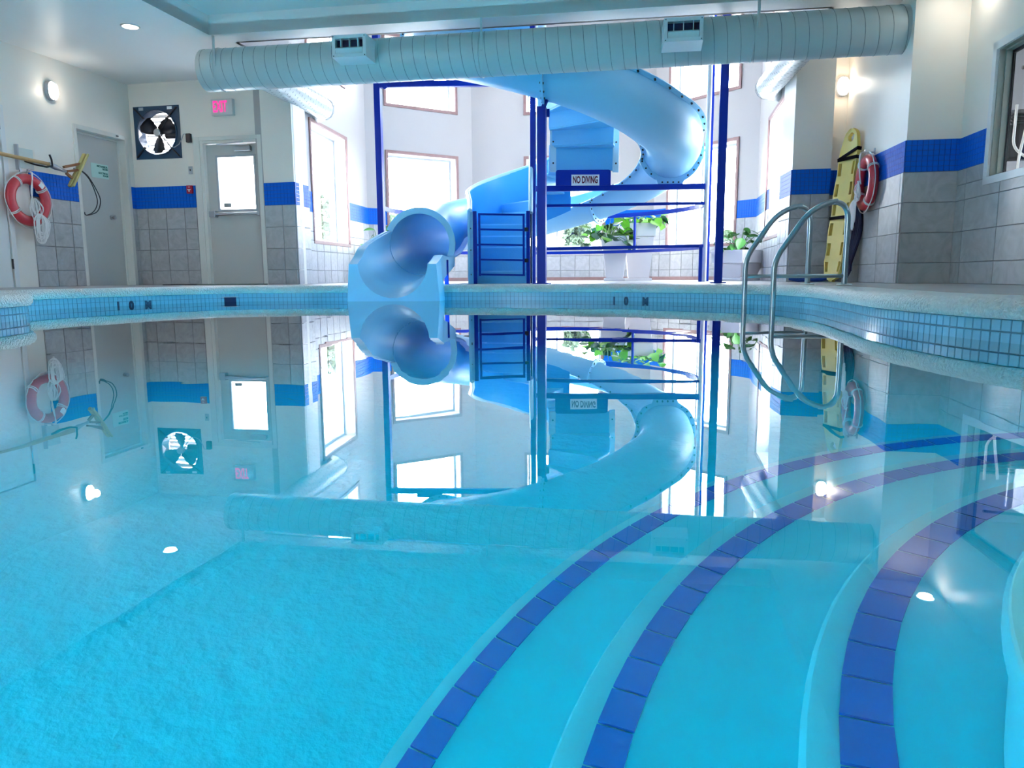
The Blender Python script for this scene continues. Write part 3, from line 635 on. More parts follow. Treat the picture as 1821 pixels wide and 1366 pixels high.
t = thing('wall_outlet', sp(*LW, 1.5, .44, 0, (.3, 5))[0], 'white outlet plate on the tiles under the red ring', 'outlet')
sbox(MB(), LW, 1.465, 1.535, .44, .555, .008, .014).build('plate', signw, t, bevel=.002)
for z_ in (.475, .52): sbox(MB(), LW, 1.486, 1.514, z_-.013, z_+.013, .014, .0155).build('socket', greym, t)
# ---- bulkhead lamps
def bulkhead(P0, d, n, lab, g):
    t = thing('wall_lamp', P0, lab, 'lamp', g); up = V((0, 0, 1)); d = d if d.x > 0 else -d
    ov = lambda a, b, o: [P0+d*a*math.copysign(abs(math.cos(q))**.8, math.cos(q))+up*b*math.copysign(abs(math.sin(q))**.8, math.sin(q))+n*o for q in [2*math.pi*k/28 for k in range(28)]]
    MB().grid([ov(.085, .125, 0), ov(.085, .125, .035), ov(.078, .118, .045), ov(.068, .105, .045)], True).build('housing', greym, t, smooth=True)
    MB().grid([ov(.07, .107, .03), ov(.068, .105, .06), ov(.055, .088, .085), ov(.028, .045, .098), ov(.001, .001, .10)], True).build('glass_globe', lampm, t, smooth=True)
    g_ = MB(); g_.tube(ov(.0765, .115, .05), .005, 6, True)
    g_.tube([P0+up*.115+n*.05, P0+up*.08+n*.095, P0+n*.108, P0-up*.08+n*.095, P0-up*.115+n*.05], .005, 6); g_.tube([P0-d*.075+n*.05+up*.03, P0-d*.05+n*.09+up*.03, P0+n*.107+up*.03, P0+d*.05+n*.09+up*.03, P0+d*.075+n*.05+up*.03], .005, 6)
    g_.build('guard', greym, t, smooth=True)
    l = bpy.data.lights.new('bulkhead_light', 'POINT'); l.energy = 1.6; l.color = (1, .9, .75); l.shadow_soft_size = .05; o = bpy.data.objects.new('bulkhead_light', l); COL.objects.link(o); o.location = P0+n*.16
_, dd, nn = sp(*LW, 0, 0, 0, (.3, 5)); bulkhead(sp(*LW, 1.432, 2.66, 0, (.3, 5))[0], dd, nn, 'oval bulkhead lamp on the left wall above the pole', 'oval wall lamps')
NW = ((4.05, 9.96), (4.42, 9.94)); _, dd, nn = sp(*NW, 0, 0, 0, (4, 9)); bulkhead(sp(*NW, .205, 2.65, 0, (4, 9))[0], dd, nn, 'oval bulkhead lamp above the yellow spine board', 'oval wall lamps')
for k, pp in enumerate(DL):
    lab = ('round downlight in the left ceiling near the duct end', 'round downlight in the right ceiling over the pool', 'added fill downlight in the left ceiling beside the tray, nearer the viewer', 'added fill downlight in the far left corner behind the viewer', 'added fill downlight above the pool steps', 'added fill downlight in the rear right corner behind the viewer')[k]
    t = thing('downlight', (pp[0], pp[1], 3.06), lab, 'lamp', 'ceiling downlights')
    N = 24; cc = lambda r_, z: [(pp[0]+r_*math.cos(2*math.pi*j/N), pp[1]+r_*math.sin(2*math.pi*j/N), z) for j in range(N)]
    MB().grid([cc(.105, 3.079), cc(.10, 3.070), cc(.085, 3.068), cc(.083, 3.079)], True).build('trim_ring', whitem, t, smooth=True)
    MB().grid([cc(.084, 3.075), cc(.001, 3.074)], True).build('lens', dlm, t)
# ---- life rings
def rope(mb, pts, r=.006): mb.tube(catmull(pts, False, .03), r, 6)
def lifering(C, d, n, lab, flip, Rm=.255, rm=.062):
    t = thing('life_ring', C-V((0, 0, Rm+rm)), lab, 'life ring', 'red life rings on the walls'); up = V((0, 0, 1))
    rows = []
    for i in range(48):
        a = 2*math.pi*i/48; u = d*math.cos(a)+up*math.sin(a); c = C+u*Rm
        rows.append([c+u*rm*math.cos(b)+n*rm*.85*math.sin(b) for b in [2*math.pi*j/16 for j in range(16)]])
    rows.append(rows[0]); MB().grid(rows, True).build('ring', redm, t, smooth=True, weld=True)
    # grab line with wraps
    mb = MB(); L = []
    for i in range(48):
        a = 2*math.pi*i/48; u = d*math.cos(a)+up*math.sin(a); sag = abs(math.sin(2*(a-.6)))
        L.append(C+u*(Rm+rm+.006+.02*sag)+n*.01)
    mb.tube(L, .006, 6, True)
    for k in range(4):
        a = .6+k*math.pi/2; u = d*math.cos(a)+up*math.sin(a); w = up*math.cos(a)-d*math.sin(a)
        for o in (-.009, .009): mb.tube([C+u*Rm+w*o+u*(rm+.005)*math.cos(b)+n*(rm*.85+.005)*math.sin(b) for b in [2*math.pi*j/16 for j in range(16)]], .006, 6, True)
    mb.build('grab_line', ropem, t, smooth=True)
    rnd = random.Random(5 if flip else 9); mb = MB(); top = C+up*(Rm+rm+.01)+n*.07
    for k in range(3):
        o = V((0, 0, 0))+d*rnd.uniform(-.02, .02); rope(mb, [top+o-n*.08, top+o+n*.01, C+up*.1+n*.08+d*rnd.uniform(-.03, .03), C-up*.02+n*.07+d*rnd.uniform(-.05, .05)])
    kx = C+up*.02+n*.07
    for k in range(9):
        w = rnd.uniform(.02, .07); h = rnd.uniform(.18, .30) if not flip else rnd.uniform(.12, .22); x0 = rnd.uniform(-.05, .05)+(.03 if not flip else 0)
        pts = [kx+d*x0*.3, kx+d*(x0-w)-up*h*.5+n*rnd.uniform(0, .03), kx+d*(x0-w*.4)-up*h+n*rnd.uniform(0, .03), kx+d*(x0+w*.5)-up*h*.98, kx+d*(x0+w)-up*h*.5+n*rnd.uniform(0, .03), kx+d*x0*.3+n*.02]
        rope(mb, pts)
    # coil hanging over the lower rim
    bx = C-up*(Rm-.02)+n*.075+d*(.08 if not flip else -.11)
    for k in range(17):
        w = rnd.uniform(.03, .10); h = rnd.uniform(.14, .26); o = d*rnd.uniform(-.035, .035)
        rope(mb, [bx+o+up*.07, bx+o-d*w+n*.03-up*.02, bx+o-d*w*.6-up*h+n*.01, bx+o+d*w*.5-up*(h+.01)+n*.02, bx+o+d*w+n*.03-up*.03, bx+o+up*.07])
    mb.build('rope_bundle', ropem, t, smooth=True)
    mb = MB(); hk = C+up*(Rm+rm+.02); mb.bar(hk-n*.08, hk+n*.03, .02, .012); mb.bar(hk+n*.03, hk+n*.03+up*.03, .02, .01); mb.box(hk-n*.078+up*.01, (.03, .03, .07), math.atan2(d.y, d.x)); mb.build('wall_hook', metalm, t)
    q = .9 if flip else .85; u = d*math.cos(q)+up*math.sin(q); w = up*math.cos(q)-d*math.sin(q)
    if not flip:
        rw = [[C+u*(Rm+rm*1.02*math.cos(b))*1.0+w*o+n*rm*.88*math.sin(b) for b in [R(50+10*j) for j in range(8)]] for o in (-.035, .035)]
        MB().grid(rw).build('label_patch', signw, t, solid=.001)
    else:
        q = 2.9; u = d*math.cos(q)+up*math.sin(q); w = up*math.cos(q)-d*math.sin(q)
        rw = [[C+u*(Rm+rm*1.02*math.cos(b))+w*o+n*rm*.88*math.sin(b) for b in [R(60+8*j) for j in range(6)]] for o in (-.05, .05)]
        MB().grid(rw).build('label_patch', mat('dark_red_patch', (.22, .01, .02), .5), t, solid=.001)
_, dd, nn = sp(*LW, 0, 0, 0, (.3, 5)); dd = -dd if dd.y < 0 else dd
lifering(sp(*LW, 2.0, 1.24, .08, (.3, 5))[0], dd, nn, 'red life ring with white rope on the left wall', False)
_, d2, n2 = sp(*RGW, 0, 0, 0, (.3, 8)); d2 = -d2 if d2.y > 0 else d2
lifering(sp(*RGW, 1.27, 1.315, .075, (.3, 8))[0], d2, n2, 'red life ring with white rope on the right wall', True)
# ---- rescue pole with brush
Q = lambda s, z, o=0: sp(*LW, s, z, o, (.3, 5))[0]
t = thing('rescue_pole', Q(2.2, 1.6), 'tan pole with yellowed brush head resting on a wall bracket', 'pole')
pa, pb = Q(4.2, 1.80, .13), Q(1.72, 1.705, .16)
MB().tube([pa, pb], .024, 12).build('shaft', tanm, t, smooth=True)
pc = Q(1.54, 1.66, .17); MB().tube([pb, pb.lerp(pc, .5), pc], [.03, .034, .02], 10).tube([pc, Q(1.47, 1.65, .17)], .022, 8).build('coupling', metalm, t, smooth=True)
h0, h1 = Q(1.16, 1.91, .20), Q(1.46, 1.46, .20); hd = (h1-h0).normalized()
mb = MB(); mb.bar(h0, h1, .05, .035); mb.bar(h0+nn*.02+V((.03, 0, .0)), h1+nn*.02+V((.03, 0, 0)), .02, .03); mb.build('brush_head', brassm, t, bevel=.006)
MB().bar(h0+nn*.045, h1+nn*.045, .012, .008).build('head_groove', metalm, t)
mb = MB(); hm = (h0+h1)/2; mb.bar(Q(1.47, 1.65, .17), hm, .06, .03); mb.bar(Q(1.50, 1.70, .17), hm+(h0-hm)*.4, .04, .03); mb.bar(Q(1.47, 1.63, .17), hm+(h1-hm)*.55, .04, .03); mb.build('head_bracket', brownm, t, bevel=.004)
t = thing('hose_loop', Q(1.0, 1.16), 'thin black looped hoses hanging beside the service door', 'hose')
for k, (a, b) in enumerate(((.0, 0), (.055, .02))):
    mb = MB(); rope(mb, [Q(1.29, 1.70, .17), Q(1.18, 1.69+b*.3, .15), Q(1.02, 1.60+b, .12), Q(.90-a, 1.40, .10), Q(.88-a, 1.28, .08), Q(.94-a, 1.18, .06), Q(1.06, 1.13, .05), Q(1.08, 1.17, .05)], .007); mb.build('hose', blackm, t, smooth=True)
MB().tube([Q(1.34, 1.70, .18), Q(1.29, 1.70, .17)], .014, 8).build('fitting', metalm, t)
t = thing('pole_bracket', Q(1.85, 1.62), 'clear plate with black hook holding the tan pole', 'bracket')
sbox(MB(), LW, 1.80, 2.04, 1.63, 1.87, .002, .012).build('backing_plate', mat('clear_acrylic', (.62, .68, .66), .15), t)
sbox(MB(), LW, 2.04, 2.06, 1.60, 1.90, .0, .05).build('edge_strip', greym, t)
mb = MB(); mb.tube([Q(1.93, 1.72, .01), Q(1.90, 1.68, .12), Q(1.80, 1.66, .2), Q(1.73, 1.68, .22), Q(1.715, 1.76, .2), Q(1.73, 1.82, .19)], .012, 8); mb.build('hook', blackm, t, smooth=True)
# ---- spine board
strapm = mat('strap_webbing', (.006, .006, .012), .85, spec=.1)
t = thing('spine_board', (3.99, 9.3, D), 'yellow spine board with black straps leaning in the right corner', 'spine board')
wv_ = V((.2, -.98, 0)).normalized(); b0 = V((3.985, 9.28, D+.005)); b1 = V((4.165, 9.32, 2.02)); ax = (b1-b0).normalized(); nb = wv_.cross(ax).normalized(); Lb = (b1-b0).length
if nb.y > 0: nb = -nb
def hw(v):
    w = .175*min(1, .62+.38*min(v/.25, 1))*(1+.05*math.sin(v*13))*(1 if v < Lb-.45 else 1-.42*((v-(Lb-.45))/.45)**1.5)
    e = min(1, max(.03, (Lb-v)/.10)); f = min(1, max(.3, v/.05)); return w*math.sqrt(1-(1-e)**2)*f
cells = []; NY = 120; NX = 20
def holeat(u, v):
    au = abs(u); c = hw(v)
    if .62*c < au < .88*c and (v % .24) > .09 and .12 < v < Lb-.34: return True
    return (au/.058)**2+((v-(Lb-.10))/.05)**2 < 1
bmv = MB(); idx = {}
for j in range(NY+1):
    v = Lb*j/NY; c = hw(v); cap = 1
    for i in range(NX+1):
        u = (-1+2*i/NX)*c*cap; bend = .014*(abs(u)/c)**2
        for s_ in (0, 1): idx[(i, j, s_)] = len(bmv.v); bmv.v.append(tuple(b0+ax*v+wv_*u+nb*((.022 if s_ else -.022)+bend)))
solid_ = {}
for j in range(NY):
    for i in range(NX):
        u = (-1+2*(i+.5)/NX)*hw(Lb*(j+.5)/NY); solid_[(i, j)] = not holeat(u, Lb*(j+.5)/NY)
for (i, j), s_ in solid_.items():
    if not s_: continue
    A4 = [(i, j), (i+1, j), (i+1, j+1), (i, j+1)]
    for k in (0, 1): bmv.f.append(tuple(idx[(a, b, k)] for a, b in A4)); bmv.m.append(0)
    for (e0, e1, nb_) in ((A4[0], A4[1], (i, j-1)), (A4[1], A4[2], (i+1, j)), (A4[2], A4[3], (i, j+1)), (A4[3], A4[0], (i-1, j))):
        if not solid_.get(nb_, False): bmv.f.append((idx[(*e0, 0)], idx[(*e1, 0)], idx[(*e1, 1)], idx[(*e0, 1)])); bmv.m.append(0)
bmv.build('board', yellm, t, smooth=False)
for v, sl in ((Lb-.36, .0), (Lb-.36, .10), (.78, .0)):
    c = hw(v)+.006; mb = MB(); mb.bar(b0+ax*v-wv_*c+nb*.045, b0+ax*(v+sl)+wv_*c+nb*.045, .004, .04); mb.bar(b0+ax*(v+sl)+wv_*c+nb*.047, b0+ax*(v+sl)+wv_*c-nb*.01, .006, .04); mb.build('strap', strapm, t)
mb = MB(); 
for k in range(5):
    x0 = b0+wv_*(.21+.012*k)+V((.03, 0, 0)); rope(mb, [x0+ax*1.35-nb*.02, x0+ax*1.0+V((.02, 0, 0)), x0+ax*.6-nb*.01+wv_*.02*k, x0+ax*.25, x0+ax*(.05+.02*k)], .02)
mb.build('hanging_straps', mat('navy_webbing', (.006, .008, .05), .7), t, smooth=True)
t = thing('blue_bag', (3.74, 9.35, D), 'small blue canvas bundle on the floor beside the spine board', 'bag')
mb = MB()
rows = []
for i in range(9):
    u = i/8; rr_ = .045*math.sin(math.pi*min(max(u, .06), .94))**.5; rows.append([(3.50+.42*u, 9.42-.1*u+rr_*1.3*math.cos(b), D+.045+rr_*math.sin(b)*(1+.2*math.sin(u*9))) for b in [2*math.pi*j/10 for j in range(10)]])
mb.grid(rows, True); mb.build('bundle', bluec, t, smooth=True); MB().tube([(3.6, 9.33, D+.07), (3.68, 9.30, D+.11), (3.78, 9.28, D+.07)], .008, 6).build('carry_strap', blackm, t)
# ---- pool ladder
def fil(pts, r, n=6):
    P = [V(p) for p in pts]; out = [P[0]]
    for i in range(1, len(P)-1):
        a = (P[i-1]-P[i]).normalized(); b = (P[i+1]-P[i]).normalized(); rr_ = r[i-1] if isinstance(r, list) else r
        s_, e_ = P[i]+a*rr_, P[i]+b*rr_
        for k in range(n+1): q = k/n; out.append(s_*(1-q)**2+P[i]*2*q*(1-q)+e_*q*q)
    out.append(P[-1]); return out
t = thing('pool_ladder', (2.5, 6.9, D), 'steel pool ladder with two looped handrails', 'ladder')
def rail(f, g, top, zlow):
    f = V(f); g = V(g); X = lambda q, z: V((f.x+(g.x-f.x)*q, f.y+(g.y-f.y)*q, z))
    pts = [X(0, -.62), X(0, zlow), X(.52, top*.985+.03), X(1.0, top+.05), X(1.0, D+.01)]
    return MB().tube(fil(pts, [.10, .20, .17], 8), .0235, 14).build('handrail', steel, t, smooth=True)
rail((2.155, 6.90), (2.76, 6.97), .86, .43); rail((2.262, 6.45), (2.895, 6.50), .855, .40)
for f, g in (((2.155, 6.90), (2.76, 6.97)), ((2.262, 6.45), (2.895, 6.50))):
    MB().tube([(f[0], f[1], .262), (g[0], g[1], .262)], .0175, 10).build('lower_bar', steel, t, smooth=True)
    MB().disc((g[0], g[1], D+.004), (0, 0, 1), .062, .012, 20).build('deck_flange', whitem, t, bevel=.003)
for z_ in (-.12, -.38): MB().box((2.21, 6.675, z_), (.09, .42, .025), R(-13)).build('tread', steel, t, bevel=.005)
# ---- ducts
a0, a1 = V((-3.64, 9.30, 2.722)), V((4.10, 8.075, 2.768)); dv = (a1-a0).normalized(); rd = .236
t = thing('main_duct', a0+V((0, 0, -rd)), 'large pale spiral duct crossing under the ceiling beam', 'duct')
MB().tube([a0, a0+dv*.01, a1], [rd-.012, rd, rd], 48).build('duct_body', ductm, t, smooth=True)
ex = V((-dv.y, dv.x, 0)); mb = MB(); pts = []; Ld = (a1-a0).length; pitch = .135; n_ = int(Ld/pitch)*24
for k in range(n_+1): q = 2*math.pi*k/24; pts.append(a0+dv*(pitch*k/24)+(ex*math.cos(q)+UPV*math.sin(q))*(rd+.0005))
mb.tube(pts, .0035, 5); mb.build('spiral_seam', seamm, t, smooth=True)
for s_ in (.22, 3.37, 6.28):
    c = a0+dv*s_; mb = MB(); mb.tube([c+(ex*math.cos(q)+UPV*math.sin(q))*(rd+.004) for q in [2*math.pi*j/32 for j in range(32)]], .006, 4, True)
    mb.bar(c+V((0, -rd*.99, -.02)), c+V((0, -rd*.99, .315)), .022, .03); mb.build('hanger_strap', ductm, t)
def ventbox(c, w, h, dep, lab):
    t = thing('duct_vent', c+V((0, 0, -h/2)), lab, 'vent', 'air vents on the main duct'); a = math.atan2(dv.y, dv.x); Mx = Matrix.Rotation(a, 3, 'Z')
    P = lambda x, y, z: c+Mx @ V((x, y, z))
    mb = MB(); fr = [(-w/2, -h/2), (w/2, -h/2), (w/2, h/2), (-w/2, h/2)]; fi = [(-w/2+.035, -h/2+.035), (w/2-.035, -h/2+.035), (w/2-.035, h/2-.035), (-w/2+.035, h/2-.035)]
    mb.grid([[P(x*1.06, dep, z*1.06) for x, z in fr], [P(x, 0, z) for x, z in fr], [P(x, -.006, z) for x, z in fr], [P(x, -.006, z) for x, z in fi], [P(x, .07, z) for x, z in fi]], True); mb.build('vent_housing', ventm, t)
    MB().box(P(0, .075, 0), (w-.06, .01, h-.06), a).build('vent_cavity', ventd, t)
    for k in range(3): MB().box(P(-w/4+w/4*k, .03, .03), (.007, .05, h*.5), a).build('vertical_louvre', ventm, t)
    e = MB(); e.box(P(0, .02, -h/2+.075), (w-.08, .05, .06), M=Mx @ Matrix.Rotation(.5, 3, 'X')); e.build('damper_blade', ventm, t)
    for x in (-w/2+.016, w/2-.016):
        for z in (-h/2+.016, h/2-.016): MB().disc(P(x, -.004, z), (ex.x*-1, ex.y*-1, 0), .006, .004, 8).build('screw', blackm, t)
ventbox(V((-1.75, 8.50, 2.765)), .386, .232, .34, 'white air vent box on the left part of the duct'); ventbox(V((1.74, 7.85, 2.713)), .385, .228, .34, 'white air vent box on the right part of the duct')
def sduct(pts, r, lab):
    t = thing('branch_duct', V(pts[0])-UPV*r, lab, 'duct', 'branch ducts'); pth = fil(pts, .22, 8); MB().tube(pth, r, 32).build('duct_body', ductm, t, smooth=True)
    P2 = catmull([tuple(p) for p in pth], False, .008, 3); mb = MB(); pts_ = []
    for i in range(1, len(P2)-1):
        tn = (P2[i+1]-P2[i-1]).normalized(); x = UPV.cross(tn).normalized(); y = tn.cross(x); q = 2*math.pi*i*.008/.11; pts_.append(P2[i]+(x*math.cos(q)+y*math.sin(q))*(r+.0005))
    mb.tube(pts_, .003, 4); mb.build('spiral_seam', seamm, t, smooth=True)
sduct([(-3.16, 9.55, 2.80), (-2.93, 12.25, 2.90), (-3.35, 12.45, 2.88)], .165, 'spiral branch duct above the left alcove window')
sduct([(3.22, 8.5, 2.78), (3.72, 11.25, 2.95), (4.25, 11.35, 2.93)], .165, 'spiral branch duct above the right pillar')
# ---- slide tower frame
SC = V((.45, 11.2, 0)); TW = ['slide_tower_frame']
t = thing('slide_tower_frame', (.36, 9.4, D), 'blue steel post and beam frame carrying the water slide', 'frame')
def post(x, y, w, z1, m=steelb, nm_='post', z0=D, lab=None):
    mb = MB(); mb.box((x, y, (z0+z1)/2), (w, w, z1-z0), R(-11)); o = mb.build(nm_, m, t, bevel=.004, label=lab)
    if z0 == D and w > .07: MB().box((x, y, D+.006), (w*1.9, w*1.9, .012), R(-11)).build('base_plate', m, t)
    return o
post(.385, 9.45, .108, 2.32); post(.31, 10.6, .07, 4.2); post(2.54, 9.2, .095, 4.2); post(-1.95, 11.4, .095, 4.0); post(3.13, 12.0, .06, 4.2)
MB().tube([(2.86, 11.12, D), (2.86, 11.12, 4.2)], .036, 16).build('round_post', whitem, t, smooth=True, label='pale round steel pipe post')
post(2.785, 11.05, .05, .70)
MB().bar((.36, 11.22, 1.545), (2.83, 11.10, 1.553), .08, .078).build('beam', steelb, t, bevel=.003)
MB().bar((.36, 11.22, 1.30), (2.83, 11.10, 1.315), .04, .04).build('rail', steelb, t); MB().bar((.36, 11.22, .672), (2.83, 11.10, .70), .045, .045).build('rail', steelb, t)
MB().bar((-1.95, 11.4, 3.065), (.30, 10.9, 2.965), .08, .08).build('beam', steelb, t, bevel=.003)
MB().bar((-1.95, 11.4, 3.9), (2.575, 9.3, 3.9), .08, .1).build('beam', steelb, t)
MB().prism([(-1.5, 11.36), (-1.1, 11.28), (-1.1, 11.2), (-1.5, 11.28)], 3.07, 3.14).build('saddle_plate', steelb, t)
MB().disc((-1.83, 11.33, 3.02), (0, -1, 0), .035, .03, 12).build('bolt_plate', steelb, t)
MB().bar((.40, 9.40, 2.30), (.46, 9.50, 2.46), .05, .03).box((.46, 9.50, 2.26), (.045, .05, .09)).build('gusset', steelb, t)
# guard rail ring behind the slide
t = thing('guard_rail', (2.83, 11.3, D), 'curved blue guard rail circling behind the slide', 'railing')
def arc(r, a0, a1, z, n=40): return [(SC.x+r*math.cos(R(a0+(a1-a0)*k/n)), SC.y+r*math.sin(R(a0+(a1-a0)*k/n)), z) for k in range(n+1)]
def ribbon(path, w, h):
    mb = MB(); rows = []
    for i, p in enumerate(path):
        p = V(p); r_ = (p-SC); r_.z = 0; r_.normalize(); rows.append([p-r_*w/2-UPV*h/2, p+r_*w/2-UPV*h/2, p+r_*w/2+UPV*h/2, p-r_*w/2+UPV*h/2])
    return mb.grid(rows, True)
ribbon(arc(2.4, 0, 176, 1.30), .04, .065).build('top_rail', steelb, t); ribbon(arc(2.4, 0, 176, .685), .04, .05).build('lower_rail', steelb, t)
for a in (46, 92, 135): q = arc(2.4, a, a, 0, 1)[0]; MB().box((q[0], q[1], (1.30+D)/2 if a != 46 else .99), (.032, .032, 1.12 if a != 46 else .62), R(a)).build('upright', steelb, t)
# ---- slide
def zb(a):   # bottom height of the flume by angle
    K = [(-270, 3.95), (-180, 3.17), (-90, 2.36), (-45, 1.94), (0, 1.69), (90, .98), (180, .52)]
    for (p, q), (r_, s_) in zip(K, K[1:]):
        if p <= a <= r_: return q+(s_-q)*(a-p)/(r_-p)
    return K[-1][1]
RF, FR = 1.72, .40
FC = V((.62, 11.2, 0))
stn = []    # centre, outer dir, bank
for a in range(-260, 181, 5):
    u = V((math.cos(R(a)), math.sin(R(a)), 0)); stn.append((FC+u*RF+UPV*(zb(a)+FR), u, 20, a))
for (x, y, z, bk) in ((-1.11, 10.75, .435, 22), (-1.14, 10.3, .36, 24), (-1.20, 9.9, .30, 24)): stn.append((V((x, y, z+FR)), V((-1, .04, 0)).normalized(), bk, 181))
def sect(C, u, bk, f0, f1, n=18, ri=FR-.008, ro=FR+.008, flange=.07):
    pts = []
    for k in range(n+1): p = R(f0+(f1-f0)*k/n+bk); pts.append(C+u*ro*math.sin(p)-UPV*ro*math.cos(p))
    if flange:
        p = R(f1+bk); e = u*math.sin(p)-UPV*math.cos(p); tn = u*math.cos(p)+UPV*math.sin(p); pts += [C+e*(ro+flange), C+e*(ro+flange)+tn*.012, C+e*ri+tn*.012]
    for k in range(n, -1, -1): p = R(f0+(f1-f0)*k/n+bk); pts.append(C+u*ri*math.sin(p)-UPV*ri*math.cos(p))
    if flange:
        p = R(f0+bk); e = u*math.sin(p)-UPV*math.cos(p); tn = u*math.cos(p)+UPV*math.sin(p); pts += [C+e*ri-tn*.012, C+e*(ro+flange)-tn*.012, C+e*(ro+flange)]
    return pts
t = thing('water_slide', (-1.35, 8.52, -.25), 'light blue spiral water slide ending in the pool', 'slide')
op = [s_ for s_ in stn if s_[3] <= 115]; cl = [s_ for s_ in stn if s_[3] >= 115]
for nm_, a, b in (('upper_flume', -260, -95), ('curved_flume', -95, 0), ('lower_flume', 0, 115)):
    seg = [s_ for s_ in op if a <= s_[3] <= b]; MB().grid([sect(C, u, bk, -92, 92) for C, u, bk, _ in seg], True).build(nm_, slidem, t, smooth=True)
rows = [[C+u*(FR+.008)*math.sin(2*math.pi*k/36)-UPV*(FR+.008)*math.cos(2*math.pi*k/36) for k in range(36)] for C, u, bk, _ in cl]
rin = [[C+u*(FR-.008)*math.sin(2*math.pi*k/36)-UPV*(FR-.008)*math.cos(2*math.pi*k/36) for k in range(36)] for C, u, bk, _ in cl]
MB().grid(rows+rin[::-1], True).build('tube_section', slidem, t, smooth=True)
for sgn in (1, -1):   # long flanges of the tube
    rr_ = []
    for C, u, bk, _ in cl:
        p = R(sgn*92+bk); e = u*math.sin(p)-UPV*math.cos(p); tn = u*math.cos(p)+UPV*math.sin(p); rr_.append([C+e*FR-tn*.014, C+e*(FR+.075)-tn*.014, C+e*(FR+.075)+tn*.014, C+e*FR+tn*.014])
    MB().grid(rr_, True).build('long_flange', slidem, t)
def collar(C, u, tdir, bk, f0, f1, r0, r1, th, nm_, m=slidem, n=30):
    rows = []
    for k in range(n+1):
        p = R(f0+(f1-f0)*k/n+bk); e = u*math.sin(p)-UPV*math.cos(p); rows.append([C+e*r0-tdir*th/2, C+e*r1-tdir*th/2, C+e*r1+tdir*th/2, C+e*r0+tdir*th/2])
    return MB().grid(rows, True).build(nm_, m, t)
bolts = MB()
def at(a): 
    u = V((math.cos(R(a)), math.sin(R(a)), 0)); return FC+u*RF+UPV*(zb(a)+FR), u, V((-u.y, u.x, -.3)).normalized()
for a in (-180, -97, 0, 60):
    C, u, td = at(a); collar(C, u, td, 20, -92, 92, FR, FR+.085, .03, 'joint_flange')
    for k in range(13):
        p = R(-88+176*k/12+20); e = u*math.sin(p)-UPV*math.cos(p); bolts.disc(C+e*(FR+.05)-td*.024, td, .013, .05, 8)
for a in range(-86, 0, 7):
    C, u, td = at(a)
    for sgn in (1, -1): p = R(sgn*92+20); e = u*math.sin(p)-UPV*math.cos(p); tn = u*math.cos(p)+UPV*math.sin(p); bolts.disc(C+e*(FR+.045)-tn*.022, tn, .013, .044, 8)
for a in range(4, 115, 9):
    C, u, td = at(a)
    for sgn in (1, -1): p = R(sgn*92+20); e = u*math.sin(p)-UPV*math.cos(p); tn = u*math.cos(p)+UPV*math.sin(p); bolts.disc(C+e*(FR+.045)-tn*.022, tn, .013, .044, 8)
bolts.build('bolts', blackm, t)['kind'] = 'stuff'
C, u, td = at(0); mb = MB(); zt = C.z-FR
mb.prism([(-.26, zt+.09-1.585), (-.175, 0), (.175, 0), (.26, zt+.09-1.585), (.12, zt-.0-1.585), (-.12, zt-.0-1.585)], -.03, .03)
mb.v = [(C.x+v[0], C.y+v[2], 1.585+v[1]) for v in mb.v]; mb.build('bracket', slidem, t)
mb = MB()
for k in range(4): mb.disc((C.x-.12+.08*k, C.y-.036, 1.625), (0, 1, 0), .013, .03, 8)
mb.build('bracket_bolts', blackm, t)['kind'] = 'stuff'
C, u, td = at(-180); MB().prism([(C.x-.2, C.y-.05), (C.x+.2, C.y-.05), (C.x+.2, C.y+.05), (C.x-.2, C.y+.05)], 3.14, zb(-180)+.03).build('bracket', slidem, t)
# exit trough
TR = [(-1.20, 9.90, .30, 24, 92, -92), (-1.225, 9.6, .26, 21, 92, -91), (-1.26, 9.3, .228, 16, 91, -90), (-1.28, 9.13, .217, 12, 90, -89), (-1.30, 8.95, .195, 8, 90, -89), (-1.31, 8.82, .16, 6, 90, -89), (-1.33, 8.68, .088, 3, 89, -89), (-1.35, 8.52, .035, 0, 88, -88)]
TRi = []
for i in range(len(TR)-1):
    for k in range(4): TRi.append(tuple(a+(b-a)*k/4 for a, b in zip(TR[i], TR[i+1])))
TRi.append(TR[-1]); uo = V((-1, .04, 0)).normalized(); rows = []
for (x, y, z, bk, f1, f0) in TRi:
    C = V((x, y, z+FR)); r_ = []
    zlow = -.25 if y < 8.80 else max(.20, C.z-.46-(9.9-y)*.05)
    wd = .10 if y < 8.9 else .085
    p = R(f1+bk); e1 = C+uo*FR*math.sin(p)-UPV*FR*math.cos(p); p = R(f0+bk); e0 = C+uo*FR*math.sin(p)-UPV*FR*math.cos(p)
    bl = .05 if y < 8.8 else 0
    lo1 = max(zlow, e1.z-.9) if y < 8.8 else max(.20, min(e1.z-.10, .2+(y-8.8)*.5)); lo0 = zlow if y < 8.8 else max(.20, min(e0.z-.10, .2+(y-8.8)*.2))
    r_.append(V((e1.x-wd-bl, e1.y, lo1))); r_.append(e1+V((-wd, 0, 0)))
    for k in range(25): p = R(f1+(f0-f1)*k/24+bk); r_.append(C+uo*FR*math.sin(p)-UPV*FR*math.cos(p))
    r_.append(e0+V((wd, 0, 0))); r_.append(V((e0.x+wd+bl, e0.y, lo0)))
    for k in range(24, -1, -1):      # underside
        q = 1-k/24; xx = (e0.x+wd*.5)*(1-q)+(e1.x-wd*.5)*q; p = R(f1+(f0-f1)*k/24+bk); pt = C+uo*(FR+.03)*math.sin(p)-UPV*(FR+.03)*math.cos(p)
        r_.append(V((xx if y < 8.8 else pt.x, pt.y, (lo0*(1-q)+lo1*q) if y < 8.8 else min(pt.z, max(pt.z, .19)))))
    rows.append(r_)
